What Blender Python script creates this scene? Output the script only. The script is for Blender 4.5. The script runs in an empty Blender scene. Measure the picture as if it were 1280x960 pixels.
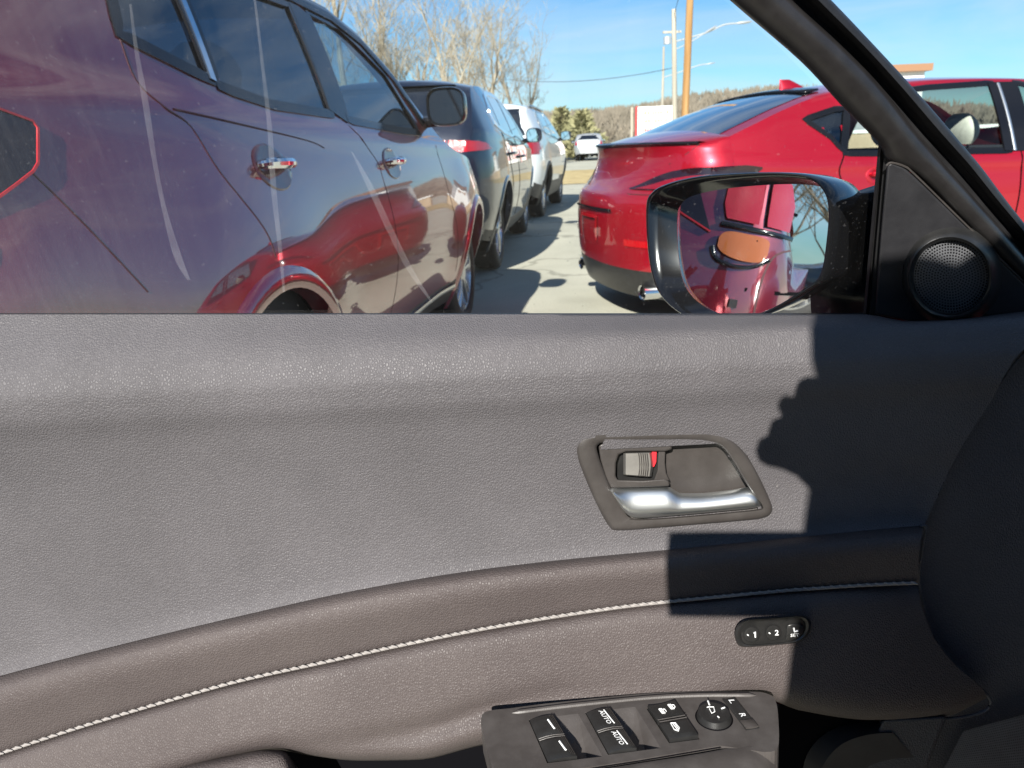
import bpy, bmesh, math, random
from mathutils import Vector, Matrix
from mathutils.geometry import tessellate_polygon
R = math.radians
SC = bpy.context.scene
COL = SC.collection

# ------------------------------------------------------------------ camera, world, sun, exposure
F_PX, CAM_H, PITCH, ROLL = 900.0, 1.1, R(18.27), R(2.5)      # 1280 px wide photograph
cam = bpy.data.objects.new('camera', bpy.data.cameras.new('camera'))
COL.objects.link(cam)
cam.data.sensor_width = 36.0
cam.data.lens = F_PX / 1280 * 36
cam.data.clip_start, cam.data.clip_end = 0.02, 3000
cam.matrix_world = Matrix.Translation((0, 0, CAM_H)) @ Matrix.Rotation(R(90) - PITCH, 4, 'X') @ Matrix.Rotation(-ROLL, 4, 'Z')
cam.data.dof.use_dof = True
cam.data.dof.focus_distance = 0.68
cam.data.dof.aperture_fstop = 13
SC.camera = cam

SUN_AZ, SUN_EL = R(17), R(30.5)                               # light travels towards +Y, a little +X
travel = Vector((math.sin(SUN_AZ) * math.cos(SUN_EL), math.cos(SUN_AZ) * math.cos(SUN_EL), -math.sin(SUN_EL)))
world = bpy.data.worlds.new('World'); SC.world = world; world.use_nodes = True
wn, wl = world.node_tree.nodes, world.node_tree.links
bg = wn['Background']; bg.inputs['Strength'].default_value = 0.05
sky = wn.new('ShaderNodeTexSky'); sky.sky_type = 'NISHITA'; sky.sun_disc = False
sky.sun_elevation = SUN_EL; sky.sun_rotation = math.atan2(-travel.x, -travel.y)
sky.air_density = 1.0; sky.dust_density = 0.25; sky.ozone_density = 1.6
tcw = wn.new('ShaderNodeTexCoord'); mpw = wn.new('ShaderNodeMapping'); mpw.inputs['Scale'].default_value = (1.2, 1.2, 7.0)
mpw.inputs['Rotation'].default_value = (0.15, 0.25, 0.5)
nzw = wn.new('ShaderNodeTexNoise'); nzw.inputs['Scale'].default_value = 1.7; nzw.inputs['Detail'].default_value = 7; nzw.inputs['Roughness'].default_value = 0.55
nzw.inputs['Distortion'].default_value = 0.6
rpw = wn.new('ShaderNodeValToRGB'); rpw.color_ramp.elements[0].position = 0.43; rpw.color_ramp.elements[1].position = 0.78
rpw.color_ramp.elements[0].color = (0, 0, 0, 1); rpw.color_ramp.elements[1].color = (0.6, 0.6, 0.6, 1)
mxw = wn.new('ShaderNodeMix'); mxw.data_type = 'RGBA'; mxw.inputs[7].default_value = (7.5, 8.2, 9.0, 1)
tint = wn.new('ShaderNodeMix'); tint.data_type = 'RGBA'; tint.blend_type = 'MULTIPLY'; tint.inputs[0].default_value = 1.0
tint.inputs[7].default_value = (0.52, 0.87, 1.14, 1)
wl.new(tcw.outputs['Generated'], mpw.inputs[0]); wl.new(mpw.outputs[0], nzw.inputs['Vector'])
wl.new(nzw.outputs['Fac'], rpw.inputs[0]); wl.new(rpw.outputs[0], mxw.inputs[0])
wl.new(sky.outputs[0], tint.inputs[6]); wl.new(tint.outputs[2], mxw.inputs[6]); wl.new(mxw.outputs[2], bg.inputs['Color'])

sun = bpy.data.objects.new('sun', bpy.data.lights.new('sun', 'SUN')); COL.objects.link(sun)
sun.data.energy = 5.0; sun.data.angle = R(0.53); sun.data.color = (1.0, 0.95, 0.87)
sun.rotation_euler = travel.to_track_quat('-Z', 'Y').to_euler(); sun.location = (-5, -12, 9)
SC.view_settings.view_transform = 'Standard'; SC.view_settings.look = 'None'
SC.view_settings.exposure = 1.18; SC.view_settings.gamma = 1.0
SC.cycles.max_bounces = 10; SC.cycles.transparent_max_bounces = 24; SC.cycles.caustics_reflective = False; SC.cycles.caustics_refractive = False
SC.cycles.use_denoising = True

# ------------------------------------------------------------------ measuring helpers (photo pixel -> metric point)
CP, SP, CR, SR = math.cos(PITCH), math.sin(PITCH), math.cos(ROLL), math.sin(ROLL)
CAM = Vector((0, 0, CAM_H))
def ray(px, py):
    u, v = px - 640, 480 - py
    a, b = u * CR + v * SR, -u * SR + v * CR
    return Vector((a, F_PX * CP + b * SP, b * CP - F_PX * SP))
def at(px, py, Y):
    r = ray(px, py); return CAM + r * (Y / r.y)
def lerp(a, b, t): return a + (b - a) * t
def curve(pts):
    """monotone cubic through (x, y) points"""
    xs = [p[0] for p in pts]; ys = [p[1] for p in pts]; n = len(xs)
    d = [(ys[i + 1] - ys[i]) / (xs[i + 1] - xs[i]) for i in range(n - 1)]
    m = [d[0]] + [0 if d[i - 1] * d[i] <= 0 else 2 * d[i - 1] * d[i] / (d[i - 1] + d[i]) for i in range(1, n - 1)] + [d[-1]]
    def f(x):
        if x <= xs[0]: return ys[0]
        if x >= xs[-1]: return ys[-1]
        i = 0
        while x > xs[i + 1]: i += 1
        h = xs[i + 1] - xs[i]; t = (x - xs[i]) / h
        return (ys[i] * (2*t**3 - 3*t*t + 1) + m[i] * h * (t**3 - 2*t*t + t) + ys[i + 1] * (3*t*t - 2*t**3) + m[i + 1] * h * (t**3 - t*t))
    return f
def smooth_poly(pts, n=6, closed=True):
    """Catmull-Rom through points of any dimension"""
    out = []; N = len(pts); V = [Vector(p) for p in pts]
    for i in range(N if closed else N - 1):
        if closed: a, b, c, d = V[i - 1], V[i], V[(i + 1) % N], V[(i + 2) % N]
        else: a, b, c, d = V[max(0, i - 1)], V[i], V[i + 1], V[min(N - 1, i + 2)]
        for k in range(n):
            t = k / n
            out.append(0.5 * ((2 * b) + (c - a) * t + (2 * a - 5 * b + 4 * c - d) * t * t + (3 * b - a - 3 * c + d) * t ** 3))
    if not closed: out.append(V[-1])
    return out
def dense(pts, step):
    out = []; N = len(pts)
    for i in range(N):
        a, b = Vector(pts[i]), Vector(pts[(i + 1) % N]); k = max(1, int((b - a).length / step))
        out += [a.lerp(b, j / k) for j in range(k)]
    return out
def inside(poly, x, y):
    c = False; j = len(poly) - 1
    for i in range(len(poly)):
        xi, yi = poly[i][0], poly[i][1]; xj, yj = poly[j][0], poly[j][1]
        if (yi > y) != (yj > y) and x < (xj - xi) * (y - yi) / (yj - yi) + xi: c = not c
        j = i
    return c

# ------------------------------------------------------------------ object helpers
def tag(o, label=None, cat=None, group=None, kind=None):
    if label: o['label'] = label
    if cat: o['category'] = cat
    if group: o['group'] = group
    if kind: o['kind'] = kind
    return o
def empty(name, loc=(0, 0, 0), rz=0, parent=None):
    o = bpy.data.objects.new(name, None); COL.objects.link(o); o.location = loc; o.rotation_euler = (0, 0, rz)
    o.empty_display_size = 0.1; o.parent = parent; return o
def mk(name, verts, faces, mat, parent=None, smooth=True, angle=35, bevel=0, thick=0, merge=0):
    me = bpy.data.meshes.new(name); me.from_pydata([tuple(v) for v in verts], [], faces)
    bm = bmesh.new(); bm.from_mesh(me)
    if merge: bmesh.ops.remove_doubles(bm, verts=bm.verts, dist=merge)
    bmesh.ops.recalc_face_normals(bm, faces=bm.faces)
    bm.to_mesh(me); bm.free()
    if smooth:
        me.shade_smooth(); me.set_sharp_from_angle(angle=R(angle))
    me.materials.append(mat)
    o = bpy.data.objects.new(name, me); COL.objects.link(o); o.parent = parent
    if thick:
        s = o.modifiers.new('s', 'SOLIDIFY'); s.thickness = thick; s.offset = 0
    if bevel:
        b = o.modifiers.new('b', 'BEVEL'); b.width = bevel; b.segments = 3; b.limit_method = 'ANGLE'; b.angle_limit = R(30)
    return o
def grid_faces(nr, nc, closed=False, base=0):
    f = []
    for i in range(nr - 1):
        for j in range(nc if closed else nc - 1):
            k = (j + 1) % nc
            f.append((base + i * nc + j, base + i * nc + k, base + (i + 1) * nc + k, base + (i + 1) * nc + j))
    return f
def mkgrid(name, rows, mat, parent, closed=False, **kw):
    v = [p for r in rows for p in r]
    return mk(name, v, grid_faces(len(rows), len(rows[0]), closed), mat, parent, **kw)
class MB:
    def __init__(s): s.v = []; s.f = []
    def add(s, v, f):
        b = len(s.v); s.v += [Vector(p) for p in v]; s.f += [tuple(i + b for i in q) for q in f]; return s
    def box(s, c, d, rot=None):
        p = [Vector((x * d[0] / 2, y * d[1] / 2, z * d[2] / 2)) for x in (-1, 1) for y in (-1, 1) for z in (-1, 1)]
        if rot: p = [rot @ q for q in p]
        return s.add([Vector(c) + q for q in p], [(0, 1, 3, 2), (4, 6, 7, 5), (0, 4, 5, 1), (2, 3, 7, 6), (0, 2, 6, 4), (1, 5, 7, 3)])
    def tube(s, pts, rad, n=8, cap=True):
        pts = [Vector(p) for p in pts]; rr = rad if isinstance(rad, (list, tuple)) else [rad] * len(pts)
        v = []; up = Vector((0.13, 0.21, 1)).normalized()
        for i, p in enumerate(pts):
            t = (pts[min(i + 1, len(pts) - 1)] - pts[max(i - 1, 0)])
            t = t.normalized() if t.length > 1e-9 else Vector((0, 0, 1))
            a = t.cross(up if abs(t.dot(up)) < .97 else Vector((1, 0, 0))).normalized(); b = t.cross(a)
            v += [p + (a * math.cos(2 * math.pi * k / n) + b * math.sin(2 * math.pi * k / n)) * rr[i] for k in range(n)]
        f = grid_faces(len(pts), n, True)
        if cap: f += [tuple(range(n)), tuple(range((len(pts) - 1) * n, len(pts) * n))]
        return s.add(v, f)
    def build(s, name, mat, parent=None, **kw): return mk(name, s.v, s.f, mat, parent, **kw)
def prism(name, poly, front, back, mat, parent, bevel=0, **kw):
    """poly in 2D; front/back map a 2D point to 3D"""
    n = len(poly); v = [front(p) for p in poly] + [back(p) for p in poly]
    f = [tuple(range(n)), tuple(range(2 * n - 1, n - 1, -1))] + [(i, (i + 1) % n, n + (i + 1) % n, n + i) for i in range(n)]
    return mk(name, v, f, mat, parent, bevel=bevel, **kw)

# ------------------------------------------------------------------ materials
def mat(name, col, rough=0.5, metal=0.0, coat=0.0, spec=0.5, emit=None, **kw):
    m = bpy.data.materials.new(name); m.use_nodes = True
    p = m.node_tree.nodes['Principled BSDF']
    p.inputs['Base Color'].default_value = (*col, 1); p.inputs['Roughness'].default_value = rough
    p.inputs['Metallic'].default_value = metal; p.inputs['Coat Weight'].default_value = coat
    p.inputs['Specular IOR Level'].default_value = spec
    if coat: p.inputs['Coat Roughness'].default_value = kw.get('cr', 0.015); p.inputs['Coat IOR'].default_value = kw.get('cior', 1.6)
    if emit: p.inputs['Emission Color'].default_value = (*emit[:3], 1); p.inputs['Emission Strength'].default_value = emit[3]
    return m
def N(m, t, **kw):
    n = m.node_tree.nodes.new(t)
    for k, v in kw.items():
        if k in n.inputs: n.inputs[k].default_value = v
        else: setattr(n, k, v)
    return n
def L(m, a, b): m.node_tree.links.new(a, b)
def vary(m, col1, col2, scale, detail=4, lo=.35, hi=.65, coords='Object', stretch=(1, 1, 1)):
    tc = N(m, 'ShaderNodeTexCoord'); mp = N(m, 'ShaderNodeMapping', Scale=stretch); L(m, tc.outputs[coords], mp.inputs[0])
    nz = N(m, 'ShaderNodeTexNoise', Scale=scale, Detail=detail, Roughness=0.6); L(m, mp.outputs[0], nz.inputs['Vector'])
    rp = N(m, 'ShaderNodeValToRGB'); e = rp.color_ramp.elements
    e[0].position, e[1].position = lo, hi; e[0].color, e[1].color = (*col1, 1), (*col2, 1)
    L(m, nz.outputs['Fac'], rp.inputs[0]); L(m, rp.outputs[0], m.node_tree.nodes['Principled BSDF'].inputs['Base Color'])
    return nz, rp, mp
def bump(m, height, strength, dist):
    b = N(m, 'ShaderNodeBump', Strength=strength, Distance=dist); L(m, height, b.inputs['Height'])
    L(m, b.outputs[0], m.node_tree.nodes['Principled BSDF'].inputs['Normal']); return b
def leather(name, c1, c2, scale=230, strength=0.55, rough=0.57, dist=0.00065):
    m = mat(name, c1, rough, spec=0.38)
    nzl, rpl, _ = vary(m, tuple(c * .93 for c in c1), c2, 7, 7, .3, .7)
    tcs = N(m, 'ShaderNodeTexCoord'); ns = N(m, 'ShaderNodeTexNoise', Scale=420.0, Detail=1.0); L(m, tcs.outputs['Object'], ns.inputs['Vector'])
    rs = N(m, 'ShaderNodeMapRange'); rs.inputs[1].default_value = .74; rs.inputs[2].default_value = .79; rs.inputs[4].default_value = .14; L(m, ns.outputs['Fac'], rs.inputs[0])
    sp2 = N(m, 'ShaderNodeMix', data_type='RGBA'); sp2.inputs[7].default_value = (.32, .30, .27, 1); L(m, rs.outputs[0], sp2.inputs[0]); L(m, rpl.outputs[0], sp2.inputs[6])
    L(m, sp2.outputs[2], m.node_tree.nodes['Principled BSDF'].inputs['Base Color'])
    tc = N(m, 'ShaderNodeTexCoord'); mp = N(m, 'ShaderNodeMapping', Scale=(1.25, 1.0, 0.85)); L(m, tc.outputs['Object'], mp.inputs[0])
    nz = N(m, 'ShaderNodeTexNoise', Scale=70.0, Detail=2.0); L(m, mp.outputs[0], nz.inputs['Vector'])
    ad = N(m, 'ShaderNodeMix', data_type='RGBA', blend_type='ADD'); ad.inputs[0].default_value = 0.0035
    L(m, mp.outputs[0], ad.inputs[6]); L(m, nz.outputs['Color'], ad.inputs[7])
    vo = N(m, 'ShaderNodeTexVoronoi', feature='DISTANCE_TO_EDGE', Scale=scale); L(m, ad.outputs[2], vo.inputs['Vector'])
    rp = N(m, 'ShaderNodeValToRGB'); rp.color_ramp.elements[0].position = 0.0; rp.color_ramp.elements[1].position = 0.28
    rp.color_ramp.interpolation = 'EASE'
    L(m, vo.outputs['Distance'], rp.inputs[0])
    n2 = N(m, 'ShaderNodeTexNoise', Scale=600.0, Detail=2.0); L(m, tc.outputs['Object'], n2.inputs['Vector'])
    mm = N(m, 'ShaderNodeMath', operation='MULTIPLY_ADD'); mm.inputs[1].default_value = 0.35; L(m, n2.outputs['Fac'], mm.inputs[0]); L(m, rp.outputs[0], mm.inputs[2])
    bump(m, mm.outputs[0], strength, dist)
    rr = N(m, 'ShaderNodeMapRange'); rr.inputs[3].default_value = rough + .12; rr.inputs[4].default_value = rough - .05
    L(m, rp.outputs[0], rr.inputs[0])
    nr_ = N(m, 'ShaderNodeTexNoise', Scale=5.0, Detail=4.0); L(m, tcs.outputs['Object'], nr_.inputs['Vector'])
    ra = N(m, 'ShaderNodeMath', operation='MULTIPLY_ADD'); ra.inputs[1].default_value = .22; L(m, nr_.outputs['Fac'], ra.inputs[0]); 
    rb2 = N(m, 'ShaderNodeMath', operation='SUBTRACT'); rb2.inputs[1].default_value = .11; L(m, rr.outputs[0], rb2.inputs[0]); L(m, rb2.outputs[0], ra.inputs[2])
    L(m, ra.outputs[0], m.node_tree.nodes['Principled BSDF'].inputs['Roughness'])
    return m
def plastic(name, col, rough=0.45, scale=900, strength=0.25, spec=0.45, dust=0.0):
    m = mat(name, col, rough, spec=spec)
    c2 = tuple(c * 1.25 + .006 + dust for c in col)
    vary(m, col, c2, 40, 6, .4, .75)
    tc = N(m, 'ShaderNodeTexCoord'); nz = N(m, 'ShaderNodeTexNoise', Scale=scale, Detail=2.0); L(m, tc.outputs['Object'], nz.inputs['Vector'])
    bump(m, nz.outputs['Fac'], strength, 0.0003); return m
def paint(name, col, metal=0.35, rough=0.32, flake=True, cior=1.6, dirt=0.03):
    m = mat(name, col, rough, metal, 1.0, 0.5, cior=cior)
    p = m.node_tree.nodes['Principled BSDF']
    tc = N(m, 'ShaderNodeTexCoord'); nz = N(m, 'ShaderNodeTexNoise', Scale=6.0, Detail=8.0, Roughness=0.7); L(m, tc.outputs['Object'], nz.inputs['Vector'])
    rr = N(m, 'ShaderNodeMapRange'); rr.inputs[1].default_value = .35; rr.inputs[2].default_value = .75; rr.inputs[3].default_value = 0.008; rr.inputs[4].default_value = 0.008 + dirt
    L(m, nz.outputs['Fac'], rr.inputs[0]); L(m, rr.outputs[0], p.inputs['Coat Roughness'])
    return m
def glass(name, tint, gloss=1.0, ior=1.5, dust=0.0, dustcol=(.75, .75, .78)):
    m = bpy.data.materials.new(name); m.use_nodes = True; nt = m.node_tree; nt.nodes.remove(nt.nodes['Principled BSDF'])
    out = nt.nodes['Material Output']
    tr = N(m, 'ShaderNodeBsdfTransparent', Color=(*tint, 1)); gl = N(m, 'ShaderNodeBsdfGlossy', Roughness=0.0)
    fr = N(m, 'ShaderNodeFresnel', IOR=ior); ge = N(m, 'ShaderNodeNewGeometry'); mi = N(m, 'ShaderNodeMapRange'); mi.inputs[3].default_value = ior; mi.inputs[4].default_value = 1 / ior
    L(m, ge.outputs['Backfacing'], mi.inputs[0]); L(m, mi.outputs[0], fr.inputs['IOR']); ml = N(m, 'ShaderNodeMath', operation='MULTIPLY'); ml.inputs[1].default_value = gloss
    L(m, fr.outputs[0], ml.inputs[0]); mx = N(m, 'ShaderNodeMixShader'); L(m, ml.outputs[0], mx.inputs[0])
    L(m, tr.outputs[0], mx.inputs[1]); L(m, gl.outputs[0], mx.inputs[2])
    last = mx
    if dust:
        df = N(m, 'ShaderNodeBsdfDiffuse', Color=(*dustcol, 1)); m2 = N(m, 'ShaderNodeMixShader')
        tc = N(m, 'ShaderNodeTexCoord'); mp = N(m, 'ShaderNodeMapping', Scale=(60, 1, 7)); L(m, tc.outputs['Object'], mp.inputs[0])
        nz = N(m, 'ShaderNodeTexNoise', Scale=1.6, Detail=6.0, Roughness=.65); L(m, mp.outputs[0], nz.inputs['Vector'])
        n2 = N(m, 'ShaderNodeTexNoise', Scale=2.2, Detail=3.0); L(m, tc.outputs['Object'], n2.inputs['Vector'])
        n3 = N(m, 'ShaderNodeTexNoise', Scale=350.0, Detail=1.0); L(m, tc.outputs['Object'], n3.inputs['Vector'])
        r3 = N(m, 'ShaderNodeMapRange'); r3.inputs[1].default_value = .69; r3.inputs[2].default_value = .76; r3.inputs[4].default_value = .03; L(m, n3.outputs['Fac'], r3.inputs[0])
        # dirtier towards the rear edge of the pane
        sx = N(m, 'ShaderNodeSeparateXYZ'); L(m, tc.outputs['Object'], sx.inputs[0])
        rx = N(m, 'ShaderNodeMapRange'); rx.inputs[1].default_value = -.20; rx.inputs[2].default_value = -.47; rx.inputs[3].default_value = .10; rx.inputs[4].default_value = 1.0
        L(m, sx.outputs['X'], rx.inputs[0])
        a = N(m, 'ShaderNodeMath', operation='MULTIPLY'); L(m, nz.outputs['Fac'], a.inputs[0]); L(m, n2.outputs['Fac'], a.inputs[1])
        b = N(m, 'ShaderNodeMath', operation='MULTIPLY'); L(m, a.outputs[0], b.inputs[0]); L(m, rx.outputs[0], b.inputs[1])
        c = N(m, 'ShaderNodeMath', operation='MULTIPLY_ADD'); c.inputs[1].default_value = dust; L(m, b.outputs[0], c.inputs[0]); L(m, r3.outputs[0], c.inputs[2])
        L(m, c.outputs[0], m2.inputs[0]); L(m, mx.outputs[0], m2.inputs[1]); L(m, df.outputs[0], m2.inputs[2]); last = m2
    L(m, last.outputs[0], out.inputs[0]); return m

M = {}
M['leather_up'] = leather('grey_leather', (.070, .066, .070), (.085, .080, .085), 390, .58)
M['leather_lo'] = leather('brown_leather', (.058, .047, .046), (.071, .059, .057), 390, .58)
M['trim_dark'] = plastic('dark_trim', (.012, .012, .014), .55)
M['leather_front'] = leather('front_trim_grain', (.055, .055, .062), (.068, .067, .075), 330, .5)
M['grille'] = plastic('grille_grey', (.085, .088, .095), .4, 900, .2)
M['bezel'] = plastic('taupe_plastic', (.036, .032, .030), .42, 1200, .3)
M['toggle'] = plastic('toggle_grey', (.13, .125, .115), .35, 1200, .3)
M['switch_plate'] = plastic('switch_plate_plastic', (.046, .041, .039), .45, 900, .35, dust=.01)
M['black'] = plastic('black_plastic', (.012, .012, .012), .38)
M['matte'] = mat('matte_black', (.004, .004, .005), 1.0, spec=.02)
M['gloss_black'] = mat('gloss_black', (.006, .006, .007), .12, spec=.5)
M['frame_black'] = plastic('frame_plastic', (.012, .011, .011), .36, 700, .3)
M['rubber'] = plastic('rubber', (.008, .008, .009), .5, 500, .3)
M['satin'] = mat('satin_chrome', (.74, .77, .77), .36, 1.0)
M['chrome'] = mat('chrome', (.75, .76, .78), .08, 1.0)
M['white_print'] = mat('white_print', (.75, .76, .76), .5)
M['thread'] = plastic('seam_thread', (.22, .205, .195), .7, 1500, .4)
M['red_mark'] = mat('red_mark', (.55, .02, .03), .5)
M['mirror'] = mat('mirror_silver', (.82, .84, .85), 0.0, 1.0)
M['redpaint'] = paint('bright_red_paint', (.40, .003, .016), .55, .36, cior=1.5)
M['darkred'] = paint('dark_red_paint', (.19, .004, .018), .5, .32, cior=2.1, dirt=.03)
M['navy'] = paint('navy_paint', (.006, .010, .024), .3, .3, cior=1.55)
M['whitepaint'] = paint('white_paint', (.72, .74, .74), 0, .4, cior=1.5)
M['silverpaint'] = paint('silver_paint', (.45, .46, .47), .5, .35)
M['clad'] = plastic('grey_cladding', (.022, .022, .024), .5, 300, .3)
M['tyre'] = plastic('tyre_rubber', (.022, .021, .020), .75, 120, .5)
M['alloy'] = mat('alloy', (.52, .53, .55), .25, .9)
M['privacy'] = glass('privacy_glass', (.03, .04, .06), 1.0, 2.4)
M['carglass'] = glass('car_glass', (.55, .66, .70), 1.0, 2.3)
M['sedanglass'] = glass('clear_car_glass', (.72, .78, .78), 1.0, 1.45)
M['darkglass'] = mat('dark_glass', (.008, .010, .014), .03, spec=.8, coat=1.0)
M['window'] = glass('door_glass', (.94, .97, .97), .8, 1.33, dust=.10)
M['cup'] = paint('cup_shade_paint', (.06, .002, .006), .3, .4, cior=1.5)  # body red darkened: the hollow's shade is put into the colour
M['gap'] = mat('gap_shadow', (.05, .004, .007), .7)
M['lamp_red'] = mat('red_lens', (.36, .002, .006), .12, coat=1.0)
M['lamp_dark'] = mat('smoked_red_lens', (.014, .003, .005), .12, coat=.6)
M['rim_red'] = mat('lamp_rim_red', (.40, .01, .02), .4)
M['lens_deep'] = mat('deep_red_lens', (.17, .002, .008), .2, coat=.7)
M['lamp_tip'] = mat('shaded_lamp_tip', (.012, .008, .010), .08, coat=.3)  # same tail lens in shade: its darkness is put into the colour
M['lamp_amber'] = mat('amber_lens', (.42, .11, .012), .15, coat=1.0)
M['lamp_clear'] = mat('clear_lens', (.7, .62, .6), .15, coat=1.0)
for k_ in ('lamp_red', 'lamp_amber'):
    m = M[k_]; tcl = N(m, 'ShaderNodeTexCoord'); wv = N(m, 'ShaderNodeTexWave', Scale=130.0, Distortion=.3); L(m, tcl.outputs['Object'], wv.inputs['Vector']); bump(m, wv.outputs['Fac'], .35, .0015)
M['cabin'] = mat('cabin_cloth', (.03, .03, .033), .85)
M['cream'] = plastic('cream_leather', (.60, .58, .50), .5, 200, .2)
M['fabric'] = mat('dark_jacket', (.03, .035, .06), .9); M['skin'] = mat('skin', (.52, .32, .24), .5); M['hair'] = mat('hair', (.03, .02, .015), .6)

# asphalt
m = M['asphalt'] = mat('asphalt', (.30, .29, .25), .85, spec=.25)
nz, rp, mp = vary(m, (.35, .34, .275), (.47, .455, .37), .9, 9, .3, .7)
n2 = N(m, 'ShaderNodeTexNoise', Scale=90.0, Detail=3.0); tcx = N(m, 'ShaderNodeTexCoord'); L(m, tcx.outputs['Object'], n2.inputs['Vector'])
mx = N(m, 'ShaderNodeMix', data_type='RGBA', blend_type='MULTIPLY'); mx.inputs[0].default_value = 1.0
r2_ = N(m, 'ShaderNodeMapRange'); r2_.inputs[1].default_value = .3; r2_.inputs[2].default_value = .7; r2_.inputs[3].default_value = .84; r2_.inputs[4].default_value = 1.14; L(m, n2.outputs['Fac'], r2_.inputs[0])
L(m, rp.outputs[0], mx.inputs[6]); L(m, r2_.outputs[0], mx.inputs[7])
cn = N(m, 'ShaderNodeTexNoise', Scale=1.3, Detail=4.0); L(m, tcx.outputs['Object'], cn.inputs['Vector'])
ca = N(m, 'ShaderNodeMix', data_type='RGBA', blend_type='ADD'); ca.inputs[0].default_value = .9; L(m, tcx.outputs['Object'], ca.inputs[6]); L(m, cn.outputs['Color'], ca.inputs[7])
cv = N(m, 'ShaderNodeTexVoronoi', feature='DISTANCE_TO_EDGE', Scale=.42); L(m, ca.outputs[2], cv.inputs['Vector'])
cr_ = N(m, 'ShaderNodeMapRange'); cr_.inputs[1].default_value = .004; cr_.inputs[2].default_value = .014; cr_.inputs[3].default_value = .66; L(m, cv.outputs['Distance'], cr_.inputs[0])
sn = N(m, 'ShaderNodeTexNoise', Scale=.55, Detail=3.0); L(m, tcx.outputs['Object'], sn.inputs['Vector'])
sr = N(m, 'ShaderNodeMapRange'); sr.inputs[1].default_value = .58; sr.inputs[2].default_value = .72; sr.inputs[3].default_value = 1.0; sr.inputs[4].default_value = .72; L(m, sn.outputs['Fac'], sr.inputs[0])
cm = N(m, 'ShaderNodeMath', operation='MULTIPLY'); L(m, cr_.outputs[0], cm.inputs[0]); L(m, sr.outputs[0], cm.inputs[1])
mx2 = N(m, 'ShaderNodeMix', data_type='RGBA', blend_type='MULTIPLY'); mx2.inputs[0].default_value = 1.0
L(m, mx.outputs[2], mx2.inputs[6]); L(m, cm.outputs[0], mx2.inputs[7]); L(m, mx2.outputs[2], m.node_tree.nodes['Principled BSDF'].inputs['Base Color'])
bump(m, n2.outputs['Fac'], .5, .006)
M['drygrass'] = mat('dry_grass', (.42, .33, .16), .9, spec=.1); vary(M['drygrass'], (.34, .26, .13), (.5, .40, .21), 2.5, 6)
M['hillsoil'] = mat('hill_soil', (.17, .15, .11), .95, spec=.1); vary(M['hillsoil'], (.13, .115, .085), (.21, .18, .13), .03, 6)
M['hillwood'] = mat('hill_wood', (.2, .17, .13), .95, spec=.1); vary(M['hillwood'], (.125, .11, .085), (.245, .21, .165), .06, 6)
M['bark'] = mat('pale_bark', (.42, .34, .24), .9, spec=.1); vary(M['bark'], (.20, .175, .14), (.35, .315, .24), 1.5, 5)
M['barkdark'] = mat('grey_bark', (.20, .17, .13), .9, spec=.1); vary(M['barkdark'], (.13, .11, .085), (.26, .22, .17), 1.5, 5)
M['needles'] = mat('needles', (.10, .115, .04), .8, spec=.2); vary(M['needles'], (.20, .195, .10), (.33, .31, .17), 1.2, 4)  # lightened foliage: distance haze is put into the colour
M['polewood'] = mat('pole_wood', (.30, .17, .07), .85, spec=.2); vary(M['polewood'], (.24, .125, .045), (.40, .25, .115), 5, 6, stretch=(1, 1, .06))
M['polegrey'] = mat('weathered_pole', (.33, .30, .25), .85, spec=.2); vary(M['polegrey'], (.26, .235, .19), (.42, .38, .31), 5, 6, stretch=(1, 1, .06))
M['steel'] = mat('galvanised', (.55, .57, .58), .4, .6)
M['sign_white'] = mat('sign_white', (.78, .78, .76), .5); M['sign_red'] = mat('sign_red', (.55, .05, .05), .5)
M['stucco'] = mat('tan_stucco', (.42, .32, .21), .9); vary(M['stucco'], (.38, .285, .185), (.46, .36, .24), .8, 5)
M['brown'] = mat('brown_roof', (.24, .13, .07), .8); M['cable'] = mat('cable', (.03, .03, .03), .7)

# ------------------------------------------------------------------ setting
asph = mkgrid('ground', [[Vector((x, y, 0)) for x in (-900, -60, 60, 900)] for y in (-600, -40, 60, 1500)], M['asphalt'], None, smooth=False)
tag(asph, 'pale worn asphalt of the car park', kind='structure')
rnd = random.Random(5)
strip = []
for j in range(4):
    strip.append([Vector((-12 + 2.2 * i, 21 + 3.5 * j + .25 * math.sin(i * 1.7 + j) + .05 * i, (.012, .10, .12, .012)[j])) for i in range(26)])
tag(mkgrid('verge', strip, M['drygrass'], None), 'strip of dry yellow grass beyond the car park', kind='structure')
ridge = curve([(-400, 30), (-150, 27), (0, 28), (40, 28), (90, 31), (130, 40), (170, 42), (215, 32), (260, 14), (420, 10), (600, 10)])
rows = []; cols = [-420 + 14 * i for i in range(75)]
rr = random.Random(3)
for k in range(9):
    t = k / 8
    rows.append([Vector((x, 330 + 190 * t + 18 * math.sin(x * .021), -1 + ridge(x) * .62 * (math.sin(t * math.pi / 2) ** 1.3) + (rr.uniform(-1, 1) if 0 < k else 0))) for x in cols])
hill = mkgrid('hill', rows, M['hillsoil'], None)
tag(hill, 'low wooded hill on the horizon', kind='structure')
mb = MB(); rr = random.Random(8)
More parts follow.
